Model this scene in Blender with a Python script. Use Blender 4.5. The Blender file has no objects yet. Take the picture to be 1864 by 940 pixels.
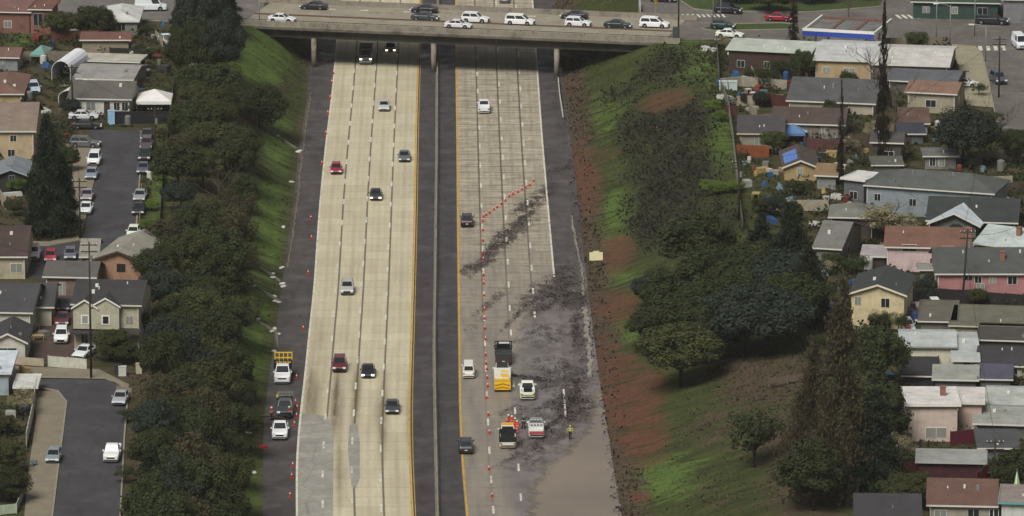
import bpy, bmesh, math, random
import numpy as np
from mathutils import Vector, Matrix, noise
random.seed(7); RNG = np.random.default_rng(7)
S = bpy.context.scene; COL = S.collection
R_ = math.radians
# ------------------------------------------------------------------ camera
FOC = 11350.0; TH = R_(13.05); PSI = R_(0.55); CH = 207.7; CY = -900.0
cd = bpy.data.cameras.new('camera'); cam = bpy.data.objects.new('camera', cd); COL.objects.link(cam)
cd.sensor_width = 36; cd.lens = 36 * FOC / 1864; cd.clip_start = 5; cd.clip_end = 9000
cam.location = (0, CY, CH); cam.rotation_euler = (math.pi / 2 - TH, 0, -PSI); S.camera = cam
# ------------------------------------------------------------------ sky, sun, exposure
w = bpy.data.worlds.new('World'); S.world = w; w.use_nodes = True
wn = w.node_tree; bg = wn.nodes['Background']
sky = wn.nodes.new('ShaderNodeTexSky'); sky.sky_type = 'NISHITA'; sky.sun_disc = False
SUN_EL, SUN_AZ = R_(50), R_(205)          # azimuth clockwise from +Y
sky.sun_elevation = SUN_EL; sky.sun_rotation = SUN_AZ; sky.dust_density = 1.0; sky.air_density = 1.0; sky.ozone_density = 1.5
hs = wn.nodes.new('ShaderNodeHueSaturation'); hs.inputs['Saturation'].default_value = 0.08
wn.links.new(sky.outputs[0], hs.inputs['Color']); wn.links.new(hs.outputs[0], bg.inputs[0])
bg.inputs[1].default_value = 0.05
sd = bpy.data.lights.new('sun', 'SUN'); sun = bpy.data.objects.new('sun', sd); COL.objects.link(sun)
sd.energy = 3.0; sd.angle = R_(26); sd.color = (1.0, 0.96, 0.9)
dvec = Vector((math.sin(SUN_AZ) * math.cos(SUN_EL), math.cos(SUN_AZ) * math.cos(SUN_EL), math.sin(SUN_EL)))
sun.rotation_euler = dvec.to_track_quat('Z', 'Y').to_euler()
S.view_settings.view_transform = 'Standard'; S.view_settings.look = 'None'
S.view_settings.exposure = 0.3; S.view_settings.gamma = 1.0
S.render.engine = 'CYCLES'
# ------------------------------------------------------------------ photo pixel <-> place
cp, sp, ct, st = math.cos(PSI), math.sin(PSI), math.cos(TH), math.sin(TH)
FW = np.array([sp * ct, cp * ct, -st]); RT = np.array([cp, -sp, 0]); UP = np.array([sp * st, cp * st, ct]); CC = np.array([0, CY, CH])
def U(px, py, z=0.0):
    d = FW + RT * (px - 932) / FOC + UP * (470 - py) / FOC
    t = (z - CH) / d[2]; p = CC + d * t
    return Vector((p[0], p[1], z))
def PX(p):
    v = np.asarray(p, float) - CC
    dd = v @ FW
    return 932 + FOC * (v @ RT) / dd, 470 - FOC * (v @ UP) / dd
def scale_at(p): return FOC / float((np.asarray(p, float) - CC) @ FW)
ZP = 7.0
def poly(pts, z=0.0, far=None, near=None):
    a = sorted([tuple(U(x, y, z))[:2] for x, y in pts], key=lambda q: q[1])
    X = [q[0] for q in a]; Y = [q[1] for q in a]
    kf = (X[-1] - X[-2]) / (Y[-1] - Y[-2]) if far is None else far
    kn = (X[1] - X[0]) / (Y[1] - Y[0]) if near is None else near
    Yf = Y[-1] + 1500; Yn = Y[0] - 400
    return np.array([Yn] + Y + [Yf]), np.array([X[0] - kn * 400] + X + [X[-1] + kf * 1500])
def sm(pl):   # smoothed polyline sampled per metre
    ys = np.arange(-420, 1500, 1.0); xs = np.interp(ys, *pl)
    k = np.hanning(41); k /= k.sum(); x2 = np.convolve(np.pad(xs, 20, mode='edge'), k, 'valid')
    return lambda y: np.interp(y, ys, x2)
LW = sm(poly([(608,118),(604,165),(591,270),(581,370),(575,455),(570,530),(563,590),(553,690),(545,755),(538,840),(538.5,940)], far=0.0))
LA = sm(poly([(644.6,124),(642,165),(637,226),(628.5,325),(623,405),(618,445),(611,525),(605,610),(600,680),(596,705),(593,755),(589,800),(587,860),(587.5,940)], far=0.0))
LB = sm(poly([(683,125),(680,190),(675,255),(670,325),(667,400),(663,450),(656,560),(651,655),(647.5,700),(644,750),(641,800),(640,850),(640,905),(642,940)], far=0.0))
LC = sm(poly([(722,125),(720,165),(717,250),(713.6,320),(710,400),(707,445),(703,555),(699,650),(695.6,725),(692.8,800),(692.4,850),(694,940)], far=0.0))
LY = sm(poly([(762.5,125),(760,195),(758,300),(756,410),(755,450),(751,600),(748.5,680),(747,760),(748.3,840),(753,940)], far=0.0))
MB_ = sm(poly([(797,90),(796,165),(795.5,300),(794,410),(793,520),(791,640),(793,760),(797,940)], far=0.0))
RY = sm(poly([(829,125),(830,200),(831,300),(831.5,400),(833,560),(834,640),(835,740),(839,840),(848,940)], far=0.0))
RA = sm(poly([(868.6,140),(873,250),(875.5,340),(878,420),(881,540),(883,630),(887,740),(891,830),(898.6,938)], far=0.0))
RB = sm(poly([(908.5,155),(912,230),(916,300),(921,405),(924.5,485),(928,570),(932,640),(937,740),(942,830),(950,930)], far=0.0))
RC = sm(poly([(946.5,150),(950,215),(954.8,285),(959.5,355),(964,430),(969,510),(975,600),(983,700),(990,790),(1003,930)], far=0.0))
RW = sm(poly([(980,135),(988,250),(995,330),(1002.6,415),(1010,500),(1017,560),(1022,640),(1028,710),(1034,790),(1052,935)], far=0.0))
TL = sm(poly([(571,110),(565,185),(551,270),(541,370),(531,440),(522,510),(511,590),(505,640),(493,720),(487,800),(487,940)], far=0.0))
TR = sm(poly([(1010,100),(1017,150),(1029,250),(1038,320),(1047,415),(1055,480),(1064,560),(1074,640),(1084,720),(1098,800),(1106,860),(1120,940)], far=0.0))
SL = sm(poly([(520,-20),(452,48),(425,110),(392,200),(360,300),(335,400),(305,560),(282,700),(250,940)], ZP, far=0.0))
SR = sm(poly([(1165,-10),(1197,76),(1228,120),(1265,200),(1300,300),(1340,400),(1400,520),(1450,650),(1478,800),(1480,940)], ZP, far=0.0))
def ss(t):
    t = np.clip(t, 0, 1); return t * t * (3 - 2 * t)
def lump(x, y):
    return (np.sin(x * .35 + 1.3 * np.sin(y * .11)) * np.sin(y * .27 + np.sin(x * .2)) * .35 + np.sin(x * .9 + y * .5) * np.sin(y * .8 - x * .3) * .12)
def ter(x, y):
    x = np.asarray(x, float); y = np.asarray(y, float)
    tl, tr, sl, sr = TL(y) - 1.0, TR(y) + 1.0, SL(y), SR(y)
    a = np.clip((tl - x) / (tl - sl), 0, 1); b = np.clip((x - tr) / (sr - tr), 0, 1)
    t = np.maximum(a, b)
    z = ZP * (0.6 * t + 0.4 * ss(t))
    return z + lump(x, y) * np.clip(4 * t * (1 - t), 0, 1) * 1.1
def G(px, py):
    z = 3.5
    for i in range(30):
        p = U(px, py, z); zn = float(ter(p.x, p.y)); z = z * .5 + zn * .5
    p = U(px, py, z); return Vector((p.x, p.y, float(ter(p.x, p.y))))
# ------------------------------------------------------------------ materials
def lin(c):
    if isinstance(c, str):
        c = c.lstrip('#'); c = [int(c[i:i + 2], 16) / 255 for i in (0, 2, 4)]
    return tuple((v / 12.92 if v <= .04045 else ((v + .055) / 1.055) ** 2.4) for v in c)
_M = {}
class NT:
    def __init__(s, m):
        m.use_nodes = True; s.t = m.node_tree; s.n = s.t.nodes; s.b = s.n['Principled BSDF']
    def new(s, k, **kw):
        n = s.n.new(k)
        for a, v in kw.items(): setattr(n, a, v)
        return n
    def set(s, i, v):
        if isinstance(v, bpy.types.NodeSocket): s.t.links.new(v, i)
        elif v is not None:
            if hasattr(i, 'default_value'):
                try: i.default_value = v
                except Exception: i.default_value = tuple(v) + (1,)
    def math(s, op, a, b=None, c=None, clamp=False):
        n = s.new('ShaderNodeMath', operation=op, use_clamp=clamp); s.set(n.inputs[0], a)
        if b is not None: s.set(n.inputs[1], b)
        if c is not None: s.set(n.inputs[2], c)
        return n.outputs[0]
    def mix(s, f, a, b, mode='MIX'):
        n = s.new('ShaderNodeMix', data_type='RGBA', blend_type=mode); s.set(n.inputs[0], f)
        for i, v in ((6, a), (7, b)):
            if isinstance(v, (str, tuple, list)): v = lin(v) + (1,) if isinstance(v, str) else tuple(v)[:3] + (1,)
            s.set(n.inputs[i], v)
        return n.outputs[2]
    def noise(s, vec, scale, detail=3, rough=.55):
        n = s.new('ShaderNodeTexNoise'); s.set(n.inputs['Scale'], scale); s.set(n.inputs['Detail'], detail); s.set(n.inputs['Roughness'], rough)
        if vec is not None: s.t.links.new(vec, n.inputs['Vector'])
        return n.outputs[0]
    def mapr(s, v, a, b, c=0., d=1.):
        n = s.new('ShaderNodeMapRange'); s.set(n.inputs[0], v)
        for i, q in enumerate((a, b, c, d)): n.inputs[i + 1].default_value = q
        return n.outputs[0]
    def scalev(s, vec, sc):
        n = s.new('ShaderNodeMapping'); s.t.links.new(vec, n.inputs[0]); n.inputs['Scale'].default_value = sc; return n.outputs[0]
def mat(name, col, rough=.8, var=.12, sc=.8, spec=.3, metal=0., emit=None, streak=None, dirt=None):
    if name in _M: return _M[name]
    m = bpy.data.materials.new(name); N = NT(m); _M[name] = m
    c = lin(col) if isinstance(col, str) else col
    tc = N.new('ShaderNodeTexCoord').outputs['Object']
    f = N.noise(tc, sc, 5, .65)
    f2 = N.noise(N.scalev(tc, streak or (3, 3, 3)), sc * 1.5, 3)
    out = N.mix(N.mapr(f, .3, .7), tuple(v * (1 - var) for v in c), tuple(min(1, v * (1 + var)) for v in c))
    if var > 0: out = N.mix(N.mapr(f2, .35, .7, 0, var * 1.6), out, tuple(v * .45 for v in c))
    if dirt: out = N.mix(N.mapr(N.noise(tc, .5, 6, .7), .5, .68, 0, .75), out, dirt)
    N.t.links.new(out, N.b.inputs['Base Color'])
    N.b.inputs['Roughness'].default_value = rough; N.b.inputs['Metallic'].default_value = metal
    N.b.inputs['Specular IOR Level'].default_value = spec
    if emit: N.b.inputs['Emission Color'].default_value = c + (1,); N.b.inputs['Emission Strength'].default_value = emit
    return m
def paint(col, rough=.3):
    k = 'paint_' + col.strip('#')
    return mat(k, col, rough, .04, .6, .5)
def grey(col, k):
    c = lin(col); g = .3*c[0] + .59*c[1] + .11*c[2]; return tuple(v * (1 - k) + g * k for v in c)
def wallm(col): return mat('wall_' + col.strip('#'), grey(col, .32), .9, .1, .7, .2, streak=(2.5, 2.5, .3), dirt=tuple(v * .55 for v in grey(col, .5)))
def roofm(col):
    k = 'roof_' + col.strip('#')
    if k in _M: return _M[k]
    m = bpy.data.materials.new(k); N = NT(m); _M[k] = m; c = grey(col, .38)
    tc = N.new('ShaderNodeTexCoord').outputs['Object']
    f = N.noise(tc, .5, 6, .7); g = N.noise(N.scalev(tc, (1.5, 6, 6)), 1.4, 3, .8)
    a = N.mix(N.mapr(f, .3, .7), tuple(v * .78 for v in c), tuple(v * 1.2 for v in c))
    a = N.mix(N.mapr(g, .35, .7, 0, .45), a, tuple(v * .55 for v in c))
    a = N.mix(N.mapr(N.noise(N.scalev(tc, (.6, 1.5, 1)), .35, 6, .75), .48, .64, 0, .55), a, tuple(v * .5 + .012 for v in c))
    a = N.mix(N.mapr(N.noise(tc, 3.0, 2), .62, .72, 0, .35), a, tuple(min(1, v * 1.6 + .02) for v in c))
    N.t.links.new(a, N.b.inputs['Base Color']); N.b.inputs['Roughness'].default_value = .85; N.b.inputs['Specular IOR Level'].default_value = .2
    return m
GLASS = mat('window_glass', '#2a3036', .12, .1, .5, .6)
_g = NT(GLASS); _oi = _g.new('ShaderNodeObjectInfo'); _g.t.links.new(_g.mix(_g.math('MULTIPLY', _g.math('GREATER_THAN', _oi.outputs['Random'], .55), _oi.outputs['Random']), lin('#23282c'), lin('#8d8f88')), _g.b.inputs['Base Color'])
CGLASS = mat('car_glass', '#1b2025', .06, .05, .5, .8)
TYRE = mat('tyre_rubber', '#121212', .9, .1); RIM = mat('wheel_rim', '#8c8f92', .35, .1, metal=.6)
LAMP = mat('headlamp', '#dfe3e2', .15, .02, spec=.6); LAMPON = mat('headlamp_lit', '#fff4dc', .2, .0, emit=2.5)
TAIL = mat('tail_lamp', '#7a0d0d', .25, .05, spec=.6); DARKM = mat('black_plastic', '#141415', .6, .1)
WHITEP = mat('white_trim', '#d6d5cd', .6, .08, 1.2)
CONC = mat('barrier_concrete', '#868073', .9, .18, .35, streak=(3, 3, .3), dirt=lin('#4b463d'))
WOOD = mat('weathered_wood', '#463a2f', .9, .2, 1.0); STEEL = mat('galvanised_steel', '#8a8d8c', .5, .12, metal=.4)
# ------------------------------------------------------------------ mesh helpers
class MB:
    def __init__(s): s.v = []; s.f = []; s.m = []
    def add(s, vs, fs, mi=0):
        b = len(s.v); s.v += [tuple(q) for q in vs]; s.f += [tuple(b + i for i in f) for f in fs]; s.m += [mi] * len(fs); return s
    def box(s, x0, x1, y0, y1, z0, z1, mi=0):
        return s.add([(x0,y0,z0),(x1,y0,z0),(x1,y1,z0),(x0,y1,z0),(x0,y0,z1),(x1,y0,z1),(x1,y1,z1),(x0,y1,z1)],
                     [(0,3,2,1),(4,5,6,7),(0,1,5,4),(1,2,6,5),(2,3,7,6),(3,0,4,7)], mi)
    def tube(s, pts, rad, n=6, mi=0):
        pts = [Vector(p) for p in pts]; rad = rad if isinstance(rad, (list, tuple)) else [rad] * len(pts); rings = []
        for i, p in enumerate(pts):
            d = (pts[min(i + 1, len(pts) - 1)] - pts[max(i - 1, 0)]).normalized()
            q = d.to_track_quat('Z', 'Y'); rings.append([p + q @ Vector((math.cos(a) * rad[i], math.sin(a) * rad[i], 0)) for a in [2 * math.pi * k / n for k in range(n)]])
        vs = [v for r in rings for v in r]; fs = []
        for i in range(len(pts) - 1):
            for k in range(n): fs.append((i*n+k, i*n+(k+1)%n, (i+1)*n+(k+1)%n, (i+1)*n+k))
        fs.append(tuple(range(n))[::-1]); fs.append(tuple((len(pts)-1)*n+k for k in range(n)))
        return s.add(vs, fs, mi)
    def prism(s, prof, a0, a1, axis='x', mi=0):
        n = len(prof)
        if axis == 'x': vs = [(a0, p[0], p[1]) for p in prof] + [(a1, p[0], p[1]) for p in prof]
        elif axis == 'y': vs = [(p[0], a0, p[1]) for p in prof] + [(p[0], a1, p[1]) for p in prof]
        else: vs = [(p[0], p[1], a0) for p in prof] + [(p[0], p[1], a1) for p in prof]
        return s.add(vs, [tuple(range(n)), tuple(range(2*n-1, n-1, -1))] + [(i, n+i, n+(i+1)%n, (i+1)%n) for i in range(n)], mi)
    def mesh(s, name, mats, smooth=False):
        me = bpy.data.meshes.new(name); me.from_pydata(s.v, [], s.f)
        mats = mats if isinstance(mats, (list, tuple)) else [mats]
        for m in mats: me.materials.append(m)
        me.polygons.foreach_set('material_index', s.m)
        bm = bmesh.new(); bm.from_mesh(me); bmesh.ops.recalc_face_normals(bm, faces=bm.faces); bm.to_mesh(me); bm.free()
        if smooth: me.polygons.foreach_set('use_smooth', [True] * len(me.polygons))
        me.update(); return me
    def build(s, name, mats, parent=None, smooth=False): return link(name, s.mesh(name, mats, smooth), parent)
def link(name, me, parent=None):
    o = bpy.data.objects.new(name, me); COL.objects.link(o)
    if parent: o.parent = parent
    return o
def tag(o, label=None, cat=None, group=None, kind=None):
    if label: o['label'] = label
    if cat: o['category'] = cat
    if group: o['group'] = group
    if kind: o['kind'] = kind
    return o
def thing(name, loc, rz, label, cat, group=None):
    o = bpy.data.objects.new(name, None); COL.objects.link(o); o.location = loc; o.rotation_euler = (0, 0, rz); o.empty_display_size = .3
    return tag(o, label, cat, group)
def kids(o): return [c for c in COL.objects if c.parent == o]
def copy_thing(root, tree, loc, rz, label, group=None, scale=None):
    r = root.copy(); COL.objects.link(r); r.location = loc; r.rotation_euler = (0, 0, rz); r['label'] = label
    if group: r['group'] = group
    if scale: r.scale = scale
    out = []
    for ch, gs in tree:
        c = ch.copy(); COL.objects.link(c); c.parent = r; out.append(c)
        for g in gs:
            d = g.copy(); COL.objects.link(d); d.parent = c
    return r, out
def quads_mesh(name, P, Nn, size, mats, attr=None, aspect=1.0):
    n = len(P); a = RNG.normal(size=(n, 3)); t = np.cross(Nn, a); t /= np.linalg.norm(t, axis=1)[:, None] + 1e-9
    b = np.cross(Nn, t); b /= np.linalg.norm(b, axis=1)[:, None] + 1e-9
    h = (np.asarray(size).reshape(-1, 1) * .5) * np.ones((n, 1))
    V = np.stack([P - t*h - b*h*aspect, P + t*h - b*h*aspect, P + t*h*.7 + b*h*aspect, P - t*h*.7 + b*h*aspect], 1).reshape(-1, 3)
    me = bpy.data.meshes.new(name); me.vertices.add(4 * n); me.vertices.foreach_set('co', V.astype(np.float32).ravel())
    me.loops.add(4 * n); me.loops.foreach_set('vertex_index', np.arange(4 * n, dtype=np.int32))
    me.polygons.add(n); me.polygons.foreach_set('loop_start', np.arange(0, 4 * n, 4, dtype=np.int32)); me.polygons.foreach_set('loop_total', np.full(n, 4, np.int32))
    for m in (mats if isinstance(mats, list) else [mats]): me.materials.append(m)
    if attr is not None:
        at = me.attributes.new('tint', 'FLOAT_COLOR', 'FACE'); at.data.foreach_set('color', np.c_[attr, np.ones(n)].astype(np.float32).ravel())
    me.update(calc_edges=True); me.validate(); return me
# ------------------------------------------------------------------ terrain
def gridmesh(name, X, Y, Z, mats):
    ny, nx = X.shape; V = np.stack([X, Y, Z], -1).reshape(-1, 3)
    i = np.arange(ny - 1)[:, None] * nx + np.arange(nx - 1)[None]; F = np.stack([i, i + 1, i + nx + 1, i + nx], -1).reshape(-1, 4)
    me = bpy.data.meshes.new(name); me.vertices.add(len(V)); me.vertices.foreach_set('co', V.astype(np.float32).ravel())
    n = len(F); me.loops.add(4 * n); me.loops.foreach_set('vertex_index', F.astype(np.int32).ravel())
    me.polygons.add(n); me.polygons.foreach_set('loop_start', np.arange(0, 4*n, 4, dtype=np.int32)); me.polygons.foreach_set('loop_total', np.full(n, 4, np.int32))
    me.polygons.foreach_set('use_smooth', [True] * n)
    for m in (mats if isinstance(mats, list) else [mats]): me.materials.append(m)
    me.update(calc_edges=True); return me
def pxarr(X, Y, Z):
    P = np.stack([X.ravel(), Y.ravel(), Z.ravel()], 1) - CC; dd = P @ FW
    return (932 + FOC * (P @ RT) / dd).reshape(X.shape), (470 - FOC * (P @ UP) / dd).reshape(X.shape)
def blobs(a, b, L):
    m = np.zeros_like(a)
    for (cx, cy, rx, ry, rot, st_) in L:
        c, s = math.cos(R_(rot)), math.sin(R_(rot)); u = ((a - cx) * c + (b - cy) * s) / rx; v = (-(a - cx) * s + (b - cy) * c) / ry
        m = np.maximum(m, st_ * np.clip(1.5 - np.sqrt(u*u + v*v) , 0, 1))
    return m
RED = [(1068,330,24,62,-8,1),(1125,462,30,30,0,1),(1128,560,42,34,0,.85),(1118,655,45,25,0,.6),(1150,740,52,80,-25,1),(1170,805,45,40,0,1),(1212,185,48,20,-15,.75),(1175,700,40,30,0,.9),(1335,925,18,10,0,.3),(1165,905,16,12,0,.8),(1100,620,20,25,0,.5),(1095,285,40,10,-15,.6)]
DARK = [(1215,230,75,55,-10,1),(1230,320,75,65,0,1),(1185,395,45,55,0,1),(1240,400,50,50,0,1),(1215,120,60,25,-25,.8),(1150,250,30,40,0,.8),(1300,400,60,30,0,.7),(1130,170,40,15,-20,.5),(1240,150,40,18,0,.6)]
BROWN = [(1390,690,90,60,0,1),(1420,790,80,60,0,.8),(1300,780,60,40,0,.5),(1480,900,90,60,0,.9),(1300,900,50,40,0,.3),(1330,660,60,30,0,.8)]
BRIGHT = [(1260,120,40,50,0,1),(1130,390,45,40,-10,1),(1105,210,50,40,0,.5),(1140,600,30,22,0,.8),(1190,870,90,40,-5,.9),(1310,260,25,60,0,.8),(1100,430,35,60,0,.7),(1110,510,40,30,0,.6),
          (470,120,50,60,0,1),(500,260,30,60,0,.8),(470,380,45,60,20,1.2),(495,430,25,50,0,1),(470,560,30,60,0,.7),(460,650,30,60,0,1),(465,890,20,60,0,.9),(290,330,18,90,0,.9),(280,400,18,40,0,.8),(270,212,50,10,0,.9),(295,200,12,40,0,.8),(225,135,14,18,0,.6),(35,72,30,14,0,.8)]
def soil_masks(X, Y, Z):
    a, b = pxarr(X, Y, Z)
    red, dark, brown, bright = blobs(a, b, RED), blobs(a, b, DARK), blobs(a, b, BROWN), blobs(a, b, BRIGHT)
    tr = TR(Y); tl = TL(Y)
    toe = np.clip(1.3 - (X - tr) / 4.5, 0, 1) * (X > tr - 2); brown = np.maximum(brown, toe * 1.5)
    brown = np.maximum(brown, np.clip(1 - (tl - X) / 2.5, 0, 1) * (X < tl + 1) * .7)
    belt = (X < SL(Y) + 9) & (X > SL(Y) - 7) & (b > 150); brown = np.maximum(brown, belt * .75 * (1 - np.clip(bright, 0, 1)))
    plat = ((X < SL(Y) - 7) | (X > SR(Y) + 8)); 
    return red, dark, np.maximum(brown, plat * .55 * (1 - np.clip(bright, 0, 1))), bright
def terrain_mat():
    m = bpy.data.materials.new('hillside_soil'); N = NT(m)
    at = N.new('ShaderNodeAttribute'); at.attribute_name = 'soil'; sep = N.new('ShaderNodeSeparateColor'); N.t.links.new(at.outputs['Color'], sep.inputs[0])
    br = N.new('ShaderNodeAttribute'); br.attribute_name = 'lush'
    P = N.new('ShaderNodeNewGeometry').outputs['Position']
    rot = N.new('ShaderNodeMapping'); N.t.links.new(P, rot.inputs[0]); rot.inputs['Rotation'].default_value = (0, 0, R_(-38)); rot.inputs['Scale'].default_value = (.35, 1.5, .5)
    n1 = N.noise(rot.outputs[0], .32, 8, .68); n2 = N.noise(N.scalev(P, (1, 1, 1)), 1.3, 5, .75); n3 = N.noise(rot.outputs[0], 1.2, 5, .7)
    def th(v, lo=.2, hi=.95, k=.9):
        q = N.math('ADD', N.math('MULTIPLY', N.math('SUBTRACT', n1, .5), 4.2), N.math('MULTIPLY', N.math('SUBTRACT', n3, .5), 1.6))
        return N.math('MULTIPLY', N.mapr(N.math('ADD', v, N.math('MULTIPLY', q, N.mapr(v, .0, .3))), lo, hi), k)
    g = N.mix(N.mapr(n1, .35, .65), lin('#33371f'), lin('#474f2b'))
    g = N.mix(N.mapr(n2, .5, .75, 0, .6), g, lin('#3a3526'))
    g = N.mix(th(br.outputs['Fac']), g, N.mix(N.mapr(n2, .3, .7), lin('#435828'), lin('#62763a')))
    g = N.mix(th(sep.outputs[2]), g, N.mix(N.mapr(n2, .35, .65), lin('#3d322a'), lin('#5d4e42')))
    g = N.mix(th(sep.outputs[1]), g, N.mix(N.mapr(n2, .35, .65), lin('#242420'), lin('#36342d')))
    g = N.mix(th(sep.outputs[0], .2, .95), g, N.mix(N.mapr(n2, .3, .7), lin('#4b3429'), lin('#6e4a39')))
    N.t.links.new(g, N.b.inputs['Base Color']); N.b.inputs['Roughness'].default_value = .95; N.b.inputs['Specular IOR Level'].default_value = .1
    bp = N.new('ShaderNodeBump'); bp.inputs['Strength'].default_value = .6; bp.inputs['Distance'].default_value = .5
    N.t.links.new(n2, bp.inputs['Height']); N.t.links.new(bp.outputs[0], N.b.inputs['Normal'])
    return m
def build_terrain():
    rows = np.concatenate([np.arange(-420, -170, 12), np.arange(-170, 260, 1.0), np.arange(260, 1450, 25)])
    cols = [(-1400, None, 8), ('w', -95, 2), (-95, 'sl', 70), ('sl', 'tl', 34), ('tl', 'tr', 12), ('tr', 'sr', 42), ('sr', 115, 75), (115, 1400, 8)]
    tl, tr, sl, sr = TL(rows) - 1, TR(rows) + 1, SL(rows), SR(rows)
    o = np.ones_like(rows); seg = [(-1400*o, -95*o, 9), (-95*o, sl, 60), (sl, tl, 34), (tl, tr, 10), (tr, sr, 42), (sr, 115*o, 70), (115*o, 1400*o, 9)]
    X = np.concatenate([a[:, None] + (b - a)[:, None] * np.linspace(0, 1, n, endpoint=False)[None] for a, b, n in seg] + [1400*o[:, None]], 1)
    Y = np.repeat(rows[:, None], X.shape[1], 1); Z = ter(X, Y)
    me = gridmesh('ground', X, Y, Z, terrain_mat())
    r, d, b, l = soil_masks(X, Y, Z)
    at = me.attributes.new('soil', 'FLOAT_COLOR', 'POINT'); at.data.foreach_set('color', np.stack([r, d, b, np.ones_like(r)], -1).astype(np.float32).ravel())
    at = me.attributes.new('lush', 'FLOAT', 'POINT'); at.data.foreach_set('value', l.astype(np.float32).ravel())
    tag(link('ground', me), 'grassy cutting slopes with red earth slips beside the freeway', kind='structure')
build_terrain()
# ------------------------------------------------------------------ freeway surfaces
MUD = [(1000,735,30,6,-25,1.1),(1050,710,8,40,-10,1.0),(975,690,70,6,8,1.0),(1010,770,40,6,-35,1.0),(940,830,40,5,-25,.7),(960,800,40,6,-30,.8),(1020,680,50,6,12,.8),(930,745,30,5,-30,.6),(985,620,60,6,-5,.6),(945,570,50,6,-45,.8),(990,560,40,8,-25,.9),(1048,600,12,40,0,.9),(1020,500,30,14,-50,1),(890,460,30,8,-50,1),(850,490,16,8,-20,1),(950,400,40,7,-35,1),(965,370,42,12,-30,.9),(925,430,60,16,-38,1),(880,478,42,12,-35,.9),(995,350,26,14,-40,.8),(1005,530,70,24,-28,1),(1045,545,40,20,0,1.1),(1040,300,45,10,-18,1.0),(900,545,50,9,-40,.55),(1000,610,60,28,0,.55),(1030,690,45,40,0,.8),(1040,740,40,35,0,1.1),
       (985,700,60,18,10,.7),(1000,800,50,20,-30,.85),(960,760,60,30,0,.55),(1060,660,22,60,0,.7),(1050,500,18,60,0,.6),(865,590,30,10,-40,.4),(1000,660,60,15,5,.5),(975,820,60,30,-30,.6),(1062,600,10,60,0,.7)]
def strip(name, fl, fr, y0, y1, z, m, nu=12, um=None, label=None, wet=True, ystep=1.0):
    ys = np.arange(y0, y1 + .1, ystep); t = np.linspace(0, 1, nu + 1); a, b = fl(ys), fr(ys)
    X = a[:, None] + (b - a)[:, None] * t[None]; Y = np.repeat(ys[:, None], nu + 1, 1); Z = np.full_like(X, z)
    me = gridmesh(name, X, Y, Z, m); um = um or 14.64
    uv = me.uv_layers.new(name='UVMap'); li = np.zeros(len(me.loops), np.int32); me.loops.foreach_get('vertex_index', li)
    T = np.repeat(t[None], len(ys), 0).ravel() * um; uv.data.foreach_set('uv', np.stack([T[li], Y.ravel()[li]], -1).astype(np.float32).ravel())
    a_, b_ = pxarr(X, Y, Z); mu = blobs(a_, b_, MUD)
    oil = blobs(a_, b_, OIL) * (a_ < 760); at = me.attributes.new('oil', 'FLOAT', 'POINT'); at.data.foreach_set('value', oil.astype(np.float32).ravel())
    at = me.attributes.new('mud', 'FLOAT', 'POINT'); at.data.foreach_set('value', mu.astype(np.float32).ravel())
    wt = ss((b_ - 260) / 420) * (a_ > 828)
    edge = np.interp(b_, [440, 500, 560, 640, 760, 860, 940], [1040, 1005, 965, 945, 930, 925, 935])
    fm = ss((b_ - 430) / 130) * ss((a_ - edge) / 45 + .5) * (a_ > 860)
    at = me.attributes.new('film', 'FLOAT', 'POINT'); at.data.foreach_set('value', fm.astype(np.float32).ravel())
    at = me.attributes.new('wet', 'FLOAT', 'POINT'); at.data.foreach_set('value', wt.astype(np.float32).ravel())
    return tag(link(name, me), label, kind='structure')
def mudmix(N, base, uvn):
    at = N.new('ShaderNodeAttribute'); at.attribute_name = 'mud'
    P = N.new('ShaderNodeNewGeometry').outputs['Position']
    nz = N.noise(N.scalev(P, (1.0, .55, 1)), .55, 6, .72)
    fl = N.new('ShaderNodeAttribute'); fl.attribute_name = 'film'; nf = N.noise(N.scalev(P, (.5, .25, 1)), .5, 5, .65)
    base = N.mix(N.math('MULTIPLY', fl.outputs['Fac'], N.mapr(nz, .3, .5, .75, .97)), base, N.mix(N.mapr(nf, .35, .65), lin('#5f5957'), lin('#787170')))
    f = N.mapr(N.math('ADD', at.outputs['Fac'], N.math('MULTIPLY', N.math('SUBTRACT', nz, .5), 4.2)), .3, 1.0)
    f = N.math('MULTIPLY', f, N.mapr(at.outputs['Fac'], .02, .25))
    return N.mix(N.math('MULTIPLY', f, .9), base, N.mix(N.mapr(nz, .4, .6), lin('#2e2827'), lin('#463e3b'))), f
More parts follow.
